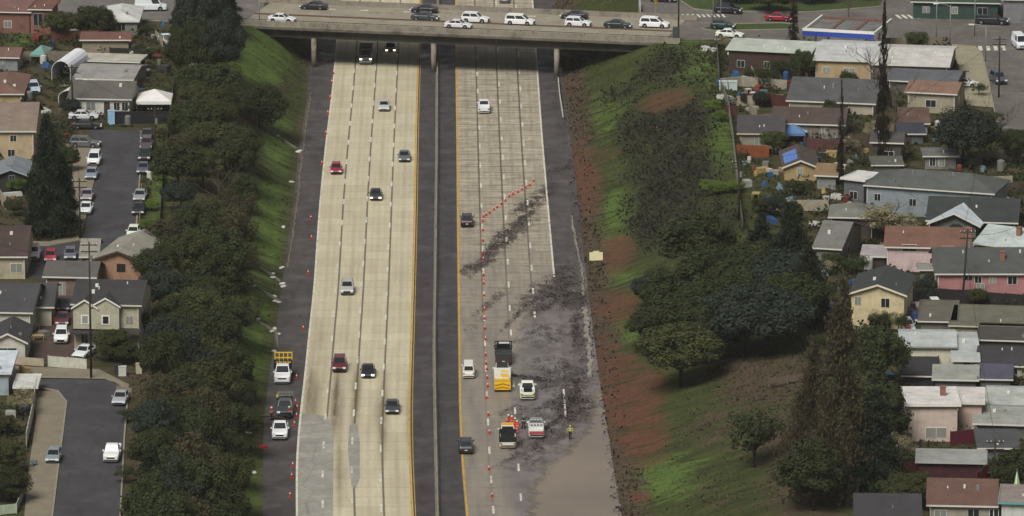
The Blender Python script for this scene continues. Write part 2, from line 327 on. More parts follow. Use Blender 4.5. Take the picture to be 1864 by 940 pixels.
def conc_mat(name, c1, c2, joint, dirt):
    m = bpy.data.materials.new(name); N = NT(m); uv = N.new('ShaderNodeUVMap').outputs[0]
    sx = N.new('ShaderNodeSeparateXYZ'); N.t.links.new(uv, sx.inputs[0]); u, v = sx.outputs[0], sx.outputs[1]
    lane = N.math('FRACT', N.math('DIVIDE', u, 3.66))
    slab = N.new('ShaderNodeTexWhiteNoise', noise_dimensions='2D'); cb = N.new('ShaderNodeCombineXYZ')
    N.set(cb.inputs[0], N.math('FLOOR', N.math('DIVIDE', u, 3.66))); N.set(cb.inputs[1], N.math('FLOOR', N.math('DIVIDE', v, 4.6))); N.t.links.new(cb.outputs[0], slab.inputs[0])
    big = N.noise(N.scalev(uv, (.5, .05, 1)), 1.0, 5, .6); fine = N.noise(N.scalev(uv, (2, .6, 1)), 1.5, 4, .7)
    c = N.mix(slab.outputs[0], lin(c1), lin(c2))
    c = N.mix(N.mapr(big, .35, .7, 0, .5), c, tuple(q * .72 for q in lin(c1)))
    c = N.mix(N.mapr(fine, .45, .75, 0, .35), c, tuple(q * .6 for q in lin(c1)))
    # wheel tracks and centre oil stripe along each lane
    for (cen, wd, k) in ((.5, .13, .34), (.27, .07, .15), (.74, .07, .15)):
        d = N.math('ABSOLUTE', N.math('SUBTRACT', lane, cen)); tr = N.mapr(d, 0, wd, 1, 0)
        c = N.mix(N.math('MULTIPLY', N.math('MULTIPLY', tr, k), N.mapr(big, .3, .6, .5, 1)), c, lin(dirt))
    # transverse joints
    dj = N.math('ABSOLUTE', N.math('SUBTRACT', N.math('FRACT', N.math('DIVIDE', v, 4.6)), .5))
    jn = N.mapr(dj, .44, .5); 
    if joint > .6:
        tr_ = N.noise(N.scalev(uv, (.22, 1.1, 1)), 1.0, 4, .75); tr2 = N.noise(N.scalev(uv, (1.6, .12, 1)), 1.0, 4, .7)
        c = N.mix(N.mapr(tr_, .47, .62, 0, .55), c, lin('#6d6453')); c = N.mix(N.mapr(tr_, .46, .36, 0, .45), c, lin('#c9c0aa')); c = N.mix(N.mapr(tr2, .5, .66, 0, .45), c, lin('#71685a'))
    wet = N.new('ShaderNodeAttribute'); wet.attribute_name = 'wet'
    patch = N.noise(N.scalev(uv, (.35, .12, 1)), 1.0, 4, .6)
    c = N.mix(N.math('MULTIPLY', jn, N.mapr(patch, .3, .62, joint * .25, joint)), c, tuple(q * .5 for q in lin(dirt)))
    # longitudinal joints under the lane lines
    dl = N.math('MINIMUM', lane, N.math('SUBTRACT', 1.0, lane)); inner = N.math('MULTIPLY', N.math('GREATER_THAN', u, 1.5), N.math('LESS_THAN', u, 13.2))
    c = N.mix(N.math('MULTIPLY', N.math('MULTIPLY', N.mapr(dl, .028, .045, 1, 0), inner), .75), c, lin('#37322a'))
    c = N.mix(N.math('MULTIPLY', wet.outputs['Fac'], .8), c, N.mix(N.mapr(big, .35, .65), lin('#857c6e'), lin('#6e6863')))
    ol = N.new('ShaderNodeAttribute'); ol.attribute_name = 'oil'; c = N.mix(N.math('MULTIPLY', ol.outputs['Fac'], N.mapr(N.noise(N.scalev(uv, (1.2, .12, 1)), 1.0, 4, .7), .3, .5, .4, .95)), c, lin('#564a35'))
    c, f = mudmix(N, c, uv)
    N.t.links.new(c, N.b.inputs['Base Color'])
    r = N.mapr(N.math('ADD', N.math('MULTIPLY', wet.outputs['Fac'], .5), N.math('MULTIPLY', patch, .5)), .3, .8, .85, .38)
    N.t.links.new(r, N.b.inputs['Roughness']); N.b.inputs['Specular IOR Level'].default_value = .35
    return m
OIL = [(612,735,9,60,1,1),(566,725,10,60,3,.8),(648,725,8,55,0,1),(697,760,6,70,0,.8),(745,760,4,110,0,.8),(620,850,6,60,0,.5),(585,690,5,60,4,.5),(680,740,5,40,0,.5),(575,640,6,60,6,.4),(715,790,5,40,0,.4)]
def asph_mat(name, c1, c2, wetk=.5):
    m = bpy.data.materials.new(name); N = NT(m); P = N.new('ShaderNodeNewGeometry').outputs['Position']
    a = N.noise(N.scalev(P, (.7, .07, 1)), .45, 7, .7); b = N.noise(P, 1.2, 5, .7)
    c = N.mix(N.mapr(a, .32, .68), lin(c1), lin(c2)); c = N.mix(N.mapr(N.noise(P, .22, 5, .7), .48, .62, 0, .5), c, tuple(q * 1.45 for q in lin(c2))); c = N.mix(N.mapr(b, .5, .75, 0, .4), c, tuple(q * .6 for q in lin(c1)))
    v = N.new('ShaderNodeTexVoronoi', feature='DISTANCE_TO_EDGE'); N.t.links.new(N.scalev(P, (.16, .09, 1)), v.inputs['Vector']); v.inputs['Scale'].default_value = 1.0
    c = N.mix(N.mapr(v.outputs['Distance'], .0, .018, .28, 0), c, lin('#1c1b1c'))
    wet = N.new('ShaderNodeAttribute'); wet.attribute_name = 'wet'
    c, f = mudmix(N, c, None); N.t.links.new(c, N.b.inputs['Base Color'])
    N.t.links.new(N.mapr(N.noise(P, .15, 4), .35, .65, .9, .9 - wetk), N.b.inputs['Roughness']); N.b.inputs['Specular IOR Level'].default_value = .3
    return m
Y0, Y1 = -190, 330
ASPH = asph_mat('shoulder_asphalt', '#383534', '#4f4a49')
f_off = lambda f, d: (lambda y: f(y) + d)
strip('freeway_shoulder', f_off(TL, -.6), f_off(LW, .1), Y0, Y1, .03, ASPH, 8, label='dark asphalt outer shoulder of the left carriageway')
strip('freeway_shoulder', f_off(LY, -.1), f_off(RY, .1), Y0, Y1, .03, asph_mat('median_asphalt', '#333132', '#464243'), 8, label='dark asphalt shoulders either side of the median barrier')
strip('freeway_shoulder', f_off(RW, -.1), f_off(TR, .8), Y0, Y1, .03, ASPH, 14, label='muddy asphalt outer shoulder of the right carriageway')
strip('freeway_carriageway', LW, LY, Y0, Y1, .045, conc_mat('pale_concrete', '#b9b096', '#c6bea4', .3, '#84795f'), 16, label='pale concrete carriageway with four lanes of oncoming traffic')
strip('freeway_carriageway', RY, RW, Y0, Y1, .045, conc_mat('dirty_concrete', '#a39b89', '#b3aa97', 1.0, '#5f5849'), 44, label='dirty wet concrete carriageway closed by cones')
# resurfaced asphalt patches on the left carriageway
def sheet(name, pts, z, m, label=None, n=3, rough_edge=0.):
    P = [U(x, y, z) for x, y in pts]; Q = []
    for i, p in enumerate(P):
        q = P[(i + 1) % len(P)]
        for k in range(n):
            t = k / n; v = p.lerp(q, t)
            if rough_edge: v = v + Vector((random.uniform(-1, 1), random.uniform(-1.5, 1.5), 0)) * rough_edge
            Q.append(v)
    me = bpy.data.meshes.new(name); bm = bmesh.new(); f = bm.faces.new([bm.verts.new(v) for v in Q]); f.normal_update()
    if f.normal.z < 0: f.normal_flip()
    bmesh.ops.triangulate(bm, faces=bm.faces); bm.to_mesh(me); bm.free(); me.materials.append(m)
    return tag(link(name, me), label, kind='structure')
PATCH = asph_mat('grey_patch', '#85837a', '#929087', .2)
sheet('road_patch', [(547,752),(596,758),(604,775),(607,800),(606,940),(606,990),(541,990),(540,850)], .055, PATCH, 'large grey resurfaced patch at the near left of the pale carriageway')
sheet('road_patch', [(636,775),(650,770),(655,800),(655,870),(648,890),(640,885),(633,820)], .055, PATCH, 'narrow grey resurfaced patch between two lanes')
# markings
WL = mat('white_road_paint', '#cfccbd', .7, .2, .9, dirt=lin('#7c786b')); YL = mat('yellow_road_paint', '#c39a33', .7, .2, .9, dirt=lin('#80724a'))
def line(mb, f, y0, y1, wd, z=.06, off=0):
    ys = np.arange(y0, y1 + .01, 3.0) if y1 - y0 > 6 else np.array([y0, y1]); xs = f(ys) + off
    vs = []; 
    for x, y in zip(xs, ys): vs += [(x - wd / 2, y, z), (x + wd / 2, y, z)]
    mb.add(vs, [(2*i, 2*i+1, 2*i+3, 2*i+2) for i in range(len(ys) - 1)])
mbw = MB(); mby = MB()
line(mbw, LW, Y0, Y1, .26, off=.15); line(mbw, RW, U(1012,505).y, Y1, .26, off=-.15); line(mbw, RW, U(1031,760).y, U(1028,700).y, .24, off=-.15)
line(mby, LY, Y0, Y1, .22, off=-.2); line(mby, LY, Y0, Y1, .1, off=.25); line(mby, RY, Y0, Y1, .24, off=.2)
for f, ph in ((LA, 3), (LB, 5), (LC, 1), (RA, 0), (RB, 6), (RC, 2)):
    y = Y0 + ph
    while y < Y1:
        if f is RC and U(960,840).y < y < U(972,540).y and (round(y) % 3): y += 14.63; continue
        line(mbw, f, y, y + 3.66, .28); y += 14.63
tag(mbw.build('white_lane_marking', WL), 'white dashed and edge lines painted on both carriageways', kind='structure')
tag(mby.build('yellow_lane_marking', YL), 'yellow edge lines painted beside the median', kind='structure')
# flood water
wm = bpy.data.materials.new('muddy_water'); N = NT(wm); Pn = N.new('ShaderNodeNewGeometry').outputs['Position']
N.t.links.new(N.mix(N.mapr(N.noise(Pn, .06, 4), .35, .65), lin('#6c5f50'), lin('#7c6e5b')), N.b.inputs['Base Color'])
N.b.inputs['Roughness'].default_value = .14; N.b.inputs['Specular IOR Level'].default_value = .35
bp = N.new('ShaderNodeBump'); bp.inputs['Strength'].default_value = .15; bp.inputs['Distance'].default_value = .05; N.t.links.new(N.noise(Pn, 1.5, 3), bp.inputs['Height']); N.t.links.new(bp.outputs[0], N.b.inputs['Normal'])
wl = poly([(960,1010),(955,940),(955,905),(968,872),(985,850),(1003,838),(1022,818),(1044,800),(1060,778),(1069,745),(1071,712),(1071,686)])
ys = np.arange(-185, U(1071, 684).y, .4); xl_ = np.interp(ys, *wl) + .45 * np.sin(ys * .9) * np.sin(ys * .37 + 1) + .2 * np.sin(ys * 2.7); xr_ = TR(ys) + .55 + .3 * np.sin(ys * .8 + 2) + .15 * np.sin(ys * 2.9)
tt = np.linspace(0, 1, 31); X = xl_[:, None] + (xr_ - xl_)[:, None] * tt[None]; Y = np.repeat(ys[:, None], 31, 1)
me = gridmesh('flood_water', X, Y, np.full_like(X, .1), wm); dep = np.minimum(np.clip((X - xl_[:, None]) / 2.2, 0, 1), np.clip((ys[-1] - Y) / 6, 0, 1))
at = me.attributes.new('depth', 'FLOAT', 'POINT'); at.data.foreach_set('value', dep.astype(np.float32).ravel())
dn = N.new('ShaderNodeAttribute'); dn.attribute_name = 'depth'
N.t.links.new(N.mapr(N.math('ADD', dn.outputs['Fac'], N.math('MULTIPLY', N.math('SUBTRACT', N.noise(N.scalev(Pn, (1, .5, 1)), .9, 5, .65), .5), 1.6)), .1, .75), N.b.inputs['Alpha'])
tag(link('flood_water', me), 'brown flood water covering the right lanes', kind='structure')
# median barrier
def barrier(name, f, y0, y1, h, wd, m, label, cat, z0=.03):
    ys = np.arange(y0, y1 + .1, 4.0); mb = MB(); pr = [(-wd/2, 0), (-wd/2, h*.12), (-wd*.22, h*.4), (-wd*.16, h), (wd*.16, h), (wd*.22, h*.4), (wd/2, h*.12), (wd/2, 0)]
    vs = []; n = len(pr)
    for y in ys:
        x = float(f(y)); vs += [(x + a, y, z0 + b) for a, b in pr]
    fs = [(i*n+k, i*n+(k+1)%n, (i+1)*n+(k+1)%n, (i+1)*n+k) for i in range(len(ys)-1) for k in range(n)] + [tuple(range(n)), tuple((len(ys)-1)*n+k for k in range(n))]
    mb.add(vs, fs); return tag(mb.build(name, m), label, cat)
barrier('median_barrier', MB_, Y0, Y1, .9, .6, CONC, 'long concrete median barrier between the two carriageways', 'barrier')
# ------------------------------------------------------------------ streets on the upper levels
ST = asph_mat('street_asphalt', '#38373a', '#424143', .3); SW = mat('sidewalk_concrete', '#7d7564', .9, .15, .5); SWL = mat('light_pavement', '#8f8a74', .9, .15, .4)
ROADC = asph_mat('overpass_road', '#5d5a57', '#6b6762', .2)
NB = lambda x: 45.5 + (x - 440) * .0425        # near deck edge in the photo
sheet('street', [(168,236),(256,238),(256,300),(252,360),(247,430),(244,520),(100,520),(40,500),(-40,500),(-40,446),(90,448),(150,440),(163,380),(180,300),(186,262),(160,246)], ZP + .03, ST, 'upper left residential street with cars parked on both sides', 2)
sheet('street', [(-60,676),(40,690),(110,690),(190,690),(222,700),(232,730),(226,800),(216,1000),(84,1000),(98,880),(112,790),(121,730),(105,712),(60,704),(-60,700)], ZP + .03, ST, 'lower left residential street', 2)
sheet('sidewalk', [(56,712),(105,712),(121,733),(116,775),(105,860),(88,1000),(38,1000),(54,840),(66,760)], ZP + .15, SW, 'tan pavement curving along the lower left street', 2)
sheet('sidewalk', [(-60,662),(60,668),(180,672),(235,700),(232,712),(200,690),(60,688),(-60,676)], ZP + .15, SW, 'pavement at the head of the lower left street', 1)
sheet('sidewalk', [(120,262),(184,266),(178,300),(160,380),(146,436),(90,446),(-60,442),(-60,436),(90,440),(125,430),(140,380),(130,300)], ZP + .15, SW, 'pavement beside the upper left street', 1)
# overpass approach roads and side street
sheet('street', [(-60,-60),(-60,22),(100,30),(300,38),(441,44.5),(478,46),(486,-60)], ZP + .03, ROADC, 'approach road at the left end of the overpass', 1)
sheet('street', [(1162,-60),(1162,75.5),(1300,72),(1480,76),(1760,84),(1785,92),(1800,140),(1812,200),(1822,262),(1900,275),(2000,300),(2000,-60)], ZP + .03, asph_mat('boulevard_asphalt', '#57534f', '#67625d', .2), 'wide boulevard and side street at the top right', 1)
sheet('sidewalk', [(1728,80),(1775,84),(1786,94),(1800,150),(1810,196),(1760,192),(1745,120)], ZP + .1, SWL, 'light pavement corner beside the side street', 1)
GRS = mat('lawn', '#3b4a24', .95, .3, 1.2)
sheet('lawn', [(1225,-60),(1240,2),(1262,16),(1300,20),(1470,22),(1600,12),(1640,-60)], ZP + .06, GRS, 'green verge beyond the boulevard', 1)
sheet('lawn', [(1276,52),(1310,44),(1420,42),(1455,44),(1440,53),(1300,56)], ZP + .06, GRS, 'green traffic island on the boulevard', 1)
sheet('driveway', [(88,520),(150,520),(146,655),(60,655),(66,590)], ZP + .05, mat('driveway_dirt', '#4d4038', .9, .2, .6), 'brown driveway between two left houses', 1)
mbk = MB()
for p in [[(441,45.5),(240,37)], [(256,240),(256,300),(252,360),(247,430)], [(121,733),(116,775),(105,860),(88,1000)], [(66,706),(105,713),(121,733)], [(40,688),(190,690),(222,700),(232,730),(226,800),(216,1000)],[(146,438),(90,448),(-40,446)],[(1300,73),(1480,77),(1760,85),(1786,94),(1800,150),(1822,262)],[(1276,53),(1310,45),(1420,43),(1455,45),(1440,54),(1300,57),(1276,53)],[(1240,3),(1262,17),(1300,21),(1470,23),(1600,13)]]:
    for a, b in zip(p, p[1:]):
        A, B = U(*a, ZP), U(*b, ZP); d = (B - A).normalized() * .1; n = Vector((-d.y, d.x, 0)); e = Vector((0, 0, .16))
        vs = [A+n, B+n, B-n, A-n]; mbk.add([v + Vector((0,0,0)) for v in vs] + [v + e for v in vs], [(4,5,6,7),(0,1,5,4),(1,2,6,5),(2,3,7,6),(3,0,4,7)])
tag(mbk.build('kerb', mat('kerb_concrete', '#8a8676', .9, .15)), 'pale concrete kerbs edging the streets', kind='structure')
mz = MB()
def zebra(x0, x1, y, n, h, lean, wpx, tilt=0):
    for i in range(n):
        x = x0 + (x1 - x0) * i / (n - 1); yy = y + tilt * (x - x0)
        mz.add([U(x, yy, ZP + .05), U(x + wpx, yy, ZP + .05), U(x + wpx + lean, yy + h, ZP + .05), U(x + lean, yy + h, ZP + .05)], [(0, 1, 2, 3)])
zebra(1204, 1312, 26, 13, 5.5, 5, 4.5); zebra(1628, 1704, 27, 8, 7, 9, 6); zebra(1780, 1822, 84, 4, 8, 2, 7)
for x in (595, 655, 735, 960): mz.add([U(x, 12 + (x-480)*.035, ZP+.07), U(x+16, 12.5+(x-480)*.035, ZP+.07), U(x+16, 14+(x-480)*.035, ZP+.07), U(x, 13.5+(x-480)*.035, ZP+.07)], [(0,1,2,3)])
tag(mz.build('crosswalk_marking', WL), 'white zebra crossings and dashes painted on the upper roads', kind='structure')
# ------------------------------------------------------------------ overpass
def bridge():
    xs0, xs1 = 478, 1163
    A, B = U(xs0, NB(xs0), ZP), U(xs1, NB(xs1), ZP); ux = (B - A).normalized(); uy = Vector((-ux.y, ux.x, 0)); L = (B - A).length; Wd = 20.5
    root = thing('overpass_bridge', (A.x, A.y, 0), math.atan2(ux.y, ux.x), 'concrete overpass carrying the upper road across the freeway', 'bridge')
    e0, e1 = -4.0, L + 4
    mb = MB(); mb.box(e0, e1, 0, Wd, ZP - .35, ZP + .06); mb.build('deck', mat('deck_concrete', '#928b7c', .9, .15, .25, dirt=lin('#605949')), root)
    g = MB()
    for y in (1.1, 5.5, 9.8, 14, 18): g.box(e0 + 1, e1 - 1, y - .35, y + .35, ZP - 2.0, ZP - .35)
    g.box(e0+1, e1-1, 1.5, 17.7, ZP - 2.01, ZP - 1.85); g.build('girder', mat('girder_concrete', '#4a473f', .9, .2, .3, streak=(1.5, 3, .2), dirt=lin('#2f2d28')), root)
    p = MB(); p.box(e0 - 3, e1 + 3, -.55, -.25, ZP - .45, ZP + .12); p.box(e0 - 3, e1 + 3, .05, .3, ZP + .06, ZP + .85); p.build('parapet', CONC, root)
    p = MB(); p.box(e0 - 3, e1 + 3, -.55, .02, ZP - .44, ZP - .05); p.build('ledge', CONC, root)
    p = MB(); p.box(e0 - 2, e1 + 2, Wd - .3, Wd, ZP + .06, ZP + .95); p.build('parapet', CONC, root)
    r = MB()
    r.box(e0 - 3, e1 + 3, .14, .2, ZP + 1.0, ZP + 1.07)
    for i in range(34):
        x = e0 + (e1 - e0) * i / 33; r.box(x - .04, x + .04, .14, .2, ZP + .85, ZP + 1.02)
    r.build('railing', DARKM, root)
    md = MB(); md.box(e0, e1, 9.4, 10.1, ZP + .06, ZP + .2); md.build('median_kerb', mat('brown_median', '#5d4a3b', .9, .2, .5), root)
    for x in (-.6, L + .2): j = MB(); j.box(x, x + .3, .35, Wd - .35, ZP + .062, ZP + .075); j.build('expansion_joint', mat('pale_joint', '#9a9079', .9, .1), root)
    # bents
    def loc(p): d = p - Vector((A.x, A.y, 0)); return d.dot(ux)
    for px, py in ((575, 122), (797, 128), (1018, 140)):
        c = U(px, py, 0); x = loc(c); cp_ = MB(); cp_.box(x - .55, x + .55, .9, Wd - .9, ZP - 2.5, ZP - 1.5); 
        for y in (1.0, 6, 11.5, 17.0):
            wx = x + y * math.tan(math.atan2(ux.y, ux.x)); q = MB(); q.tube([(wx, y, 0), (wx, y, ZP - 1.95)], [.42, .48], 12); q.build('column', CONC, root, True)
    for x in (e0 - 2.5, e1 + .5):
        q = MB(); q.box(x, x + 2, -.2, Wd, ZP - 3.4, ZP - .4); q.build('abutment', CONC, root)
    return root, A, ux, uy
BR, BA, BUX, BUY = bridge()
# ------------------------------------------------------------------ vehicles (x is forward)
KINDS = {
 'sedan':  dict(L=4.7, W=1.84, H=1.46, belt=.93, wb=1.38, cab=(-1.75, -.95, .3, 1.05), hood=.86, trunk=.98, r=.33),
 'hatch':  dict(L=4.1, W=1.76, H=1.5, belt=.95, wb=1.28, cab=(-1.85, -1.5, .3, 1.0), hood=.9, trunk=.95, r=.32),
 'suv':    dict(L=4.75, W=1.92, H=1.74, belt=1.08, wb=1.4, cab=(-2.25, -2.0, .35, 1.05), hood=1.04, trunk=1.08, r=.37),
 'minivan':dict(L=5.05, W=1.96, H=1.78, belt=1.05, wb=1.5, cab=(-2.42, -2.2, .55, 1.55), hood=1.0, trunk=1.05, r=.35),
 'van':    dict(L=5.5, W=2.0, H=2.25, belt=1.2, wb=1.7, cab=(-2.68, -2.6, 1.3, 1.95), hood=1.15, trunk=1.2, r=.37),
 'pickup': dict(L=5.7, W=1.98, H=1.86, belt=1.12, wb=1.75, cab=(-.55, -.35, .75, 1.3), hood=1.12, trunk=1.12, r=.4, bed=(-2.72, -.65)),
 'truck':  dict(L=6.9, W=2.3, H=2.35, belt=1.4, wb=2.1, cab=(.1, .2, 1.5, 2.0), hood=1.35, trunk=1.0, r=.48, bed=(-3.3, 0.0)),
}
def interp(x, pts): return float(np.interp(x, [p[0] for p in pts], [p[1] for p in pts]))
_VM = {}
def vehicle_meshes(kind):
    if kind in _VM: return _VM[kind]
    k = KINDS[kind]; L, W, H, belt, wb, r = k['L'], k['W'], k['H'], k['belt'], k['wb'], k['r']; c0, c1, c2, c3 = k['cab']
    bed = k.get('bed'); h = L / 2
    xs = sorted(set([round(v, 3) for v in np.linspace(-h, h, 34)] + [round(s * wb + q * r * 1.18, 3) for s in (1, -1) for q in (-1, -.92, -.7, -.35, 0, .35, .7, .92, 1)] + ([bed[0], bed[0]+.01, bed[1], bed[1]+.01] if bed else [])))
    vs, fs = [], []
    for x in xs:
        zt = interp(x, [(-h, k['trunk'] - .22), (-h + .12, k['trunk'] - .03), (c0, k['trunk'] if not bed else belt), (c0 + .05, belt), (c3 - .1, belt), (c3, k['hood'] + .02), (h - .55, k['hood'] - .1), (h - .1, k['hood'] - .26), (h, k['hood'] - .42)])
        if bed and x < bed[1]: zt = belt
        wf = W / 2 * (1 - .16 * max(0, (abs(x) - h + .55) / .55) ** 2)
        zb = .26
        for s in (1, -1):
            d = abs(x - s * wb)
            if d < r * 1.18: zb = max(zb, r + math.sqrt(max(0, (r * 1.18) ** 2 - d * d)) * .98)
        zb = min(zb, zt - .12); dep = .52 if bed and bed[0] + .005 < x < bed[1] + .005 else 0.0
        lo = min(zb + .12, zt - .08)
        half = [(wf * .86, zb), (wf * .985, zb + .02), (wf, max(lo, zt * .6)), (wf * .97, zt - .06), (wf * .92, zt), (wf * .82, zt + (.0 if bed else .02)), (wf * .8, zt - dep)]
        ring = [(x, -a, b) for a, b in half] + [(x, a, b) for a, b in reversed(half)]
        vs += ring
    n = 14
    for i in range(len(xs) - 1):
        for q in range(n - 1): fs.append((i*n+q, i*n+q+1, (i+1)*n+q+1, (i+1)*n+q))
    fs += [tuple(range(n)), tuple((len(xs)-1)*n + q for q in range(n))]
    mb = MB(); mb.add(vs, fs)
    # cabin with pillars and roof in body colour
    wbt, wr = W / 2 * .9, W / 2 * .74
    ym = lambda x: 1
    base = [(c0, -wbt, belt - .03), (c3, -wbt * .97, belt - .03), (c3, wbt * .97, belt - .03), (c0, wbt, belt - .03)]
    top = [(c1, -wr, H - .05), (c2, -wr, H - .04), (c2, wr, H - .04), (c1, wr, H - .05)]
    m1 = (c1 + .15, c2 - .15)
    crown = [(m1[0], -wr * .85, H), (m1[1], -wr * .85, H), (m1[1], wr * .85, H), (m1[0], wr * .85, H)]
    mb.add(base + top + crown, [(0,1,5,4),(1,2,6,5),(2,3,7,6),(3,0,4,7),(4,5,9,8),(5,6,10,9),(6,7,11,10),(7,4,8,11),(8,9,10,11)])
    for s in (-1, 1): mb.box(c3 - .35, c3 - .15, s * (W/2 + .08) - .09, s * (W/2 + .08) + .09, belt - .02, belt + .15)
    if kind in ('suv', 'minivan'):
        for s in (-1, 1): mb.box(c1 + .2, c2 - .1, s * wr * .93 - .02, s * wr * .93 + .02, H - .02, H + .05)
    out = {'body': mb.mesh('vehicle_body', [paint('#888888'), DARKM])}
    V = [Vector(p) for p in base + top]
    def pane(a, b, c, d, mx=.07, my0=.1, my1=.1, off=.012, u0=0., u1=1.):
        q = []
        for u, v in ((u0 + mx*(u1-u0), my0), (u1 - mx*(u1-u0), my0), (u1 - mx*(u1-u0), 1 - my1), (u0 + mx*(u1-u0), 1 - my1)):
            q.append(a.lerp(b, u).lerp(d.lerp(c, u), v))
        nn = (q[1] - q[0]).cross(q[3] - q[0]).normalized(); ce = sum(q, Vector()) / 4
        if nn.dot(ce - Vector(((c0 + c3) / 2, 0, belt))) < 0: nn = -nn
        g = MB(); g.add([p + nn * off for p in q] + [p - nn * .01 for p in q], [(0,1,2,3),(0,1,5,4),(1,2,6,5),(2,3,7,6),(3,0,4,7)]); return g
    out['windshield'] = pane(V[1], V[2], V[6], V[5], .05, .08, .06).mesh('windshield', CGLASS)
    out['rear_window'] = pane(V[3], V[0], V[4], V[7], .08, .25 if kind in ('suv','van','minivan') else .12, .1).mesh('rear_window', CGLASS)
    for nm, (a, b, c, d) in (('side_l', (V[0], V[1], V[5], V[4])), ('side_r', (V[3], V[2], V[6], V[7]))):
        g = MB(); cuts = [(.03, .5), (.5, .95)] if kind not in ('pickup', 'truck', 'van') else ([(.08, .92)] if kind != 'van' else [(.66, .97)])
        for u0, u1 in cuts:
            pp = pane(a, b, c, d, .05, .12, .12, .012, u0, u1); g.add(pp.v, pp.f)
        out[nm] = g.mesh('side_window', CGLASS)
    wh = MB(); wh.tube([(0, -.11, 0), (0, .11, 0)], r, 16, 0); wh.tube([(0, -.118, 0), (0, .118, 0)], r * .6, 12, 1)
    out['wheel'] = wh.mesh('wheel', [TYRE, RIM])
    hl = MB(); hl.box(h - .26, h + .008, -.2, .2, k['hood'] - .42, k['hood'] - .22); out['headlight'] = hl.mesh('headlight', LAMP)
    t = MB(); t.box(-h - .012, -h + .15, -.14, .14, k['trunk'] - .38, k['trunk'] - .2); out['taillight'] = t.mesh('taillight', TAIL)
    g = MB(); g.box(h - .1, h + .012, -W * .26, W * .26, k['hood'] - .56, k['hood'] - .36); out['grille'] = g.mesh('grille', DARKM)
    g = MB(); g.box(h - .14, h + .035, -W * .42, W * .42, .32, .46); out['bumper_f'] = g.mesh('bumper', DARKM)
    g = MB(); g.box(-h - .035, -h + .14, -W * .42, W * .42, .36, .52); out['bumper_r'] = g.mesh('bumper', DARKM)
    g = MB(); g.box(-h - .02, -h + .05, -.18, .18, .55, .67); out['plate'] = g.mesh('number_plate', mat('plate_white', '#c9c9c4', .5, .05))
    _VM[kind] = out; return out
def vehicle(kind, name, loc, rz, color, label, cat='car', group=None, lit=False, z=None, sc=1.0, roof=None):
    k = KINDS[kind]; M = vehicle_meshes(kind); r = k['r']
    root = thing(name, loc, rz, label, cat, group); root.scale = (sc, sc, sc); P = {}
    def part(nm, me, pos=(0, 0, 0), m=None):
        o = link(nm, me, root); o.location = pos
        if m: o.material_slots[0].link = 'OBJECT'; o.material_slots[0].material = m
        P.setdefault(nm, []).append(o); return o
    part('body', M['body'], m=paint(color)); part('windshield', M['windshield']); part('rear_window', M['rear_window'])
    part('side_window', M['side_l']); part('side_window', M['side_r'])
    for sx in (1, -1):
        for sy in (1, -1): part('wheel', M['wheel'], (sx * k['wb'], sy * (k['W'] / 2 - .13), r))
    for sy in (1, -1):
        part('headlight', M['headlight'], (0, sy * k['W'] * .36, 0), LAMPON if lit else None); part('taillight', M['taillight'], (0, sy * k['W'] * .38, 0))
    part('grille', M['grille']); part('bumper', M['bumper_f']); part('bumper', M['bumper_r']); part('number_plate', M['plate'])
    return root
def road_heading(px, py, f=None, toward=True, z=0):
    p = U(px, py, z); dx = (f(p.y + 5) - f(p.y - 5)) / 10; a = math.atan2(1, dx); return a + math.pi if toward else a
FRZ = .05
def fcar(kind, px, py, col, label, toward=True, lit=False, name=None, sc=1.0, f=None, group=None, cat='car'):
    f = f or (LB if px < 800 else RA); p = U(px, py, FRZ)
    nm = name or {'sedan':'sedan_car','hatch':'hatchback_car','suv':'suv_car','minivan':'minivan','van':'van','pickup':'pickup_truck','truck':'flatbed_truck'}[kind]
    return vehicle(kind, nm, p, road_heading(px, py, f, toward), col, label, cat, group or ('cars driving on the pale carriageway' if toward else 'cars driving on the dirty carriageway'), lit, sc=sc)
fcar('truck', 666, 112, '#77797c', 'large grey truck with chrome bumper emerging from under the overpass', lit=True, cat='truck')
bx = MB(); bx.box(-3.4, .05, -1.1, 1.1, 1.0, 2.5)
tag(bx.build('cargo_box', mat('dark_cargo', '#2b2a2c', .6, .1), [o for o in COL.objects if o.get('label', '').startswith('large grey truck')][0]))
fcar('sedan', 711, 93, '#1b1c20', 'black car with headlights on in the shade of the overpass', lit=True)
fcar('sedan', 699, 199, '#b4b3ae', 'silver sedan with dark windows, first clear of the overpass')
fcar('sedan', 736, 291, '#5b5f63', 'grey sedan in the lane next to the median')
fcar('hatch', 612, 314, '#8c2738', 'red hatchback in the outermost lane')
fcar('sedan', 684, 361, '#34373c', 'dark grey sedan with lit headlights', lit=True)
fcar('suv', 632, 532, '#a9a8a4', 'silver suv with a roof rack in the second lane')
fcar('suv', 618, 672, '#5d222b', 'dark red suv beside a black sedan')
fcar('sedan', 670, 683, '#1e2228', 'black sedan with lit headlights beside a dark red suv', lit=True)
fcar('sedan', 714, 748, '#3e4247', 'charcoal sedan nearest to the camera on the pale carriageway')
fcar('pickup', 881, 202, '#d8dadb', 'white pickup truck driving away towards the overpass', False, cat='truck')
fcar('suv', 850, 409, '#2a1b22', 'dark maroon suv driving away beside the median', False, f=RY)
fcar('van', 853, 683, '#d9d6d1', 'white van with red stripe passing the cones', False, f=RY, sc=.85, cat='van')
fcar('suv', 848, 820, '#2b2f2f', 'dark green suv driving away near the yellow edge line', False, f=RY)
fcar('sedan', 918, 3, '#8e9092', 'grey car on the freeway beyond the overpass', False)
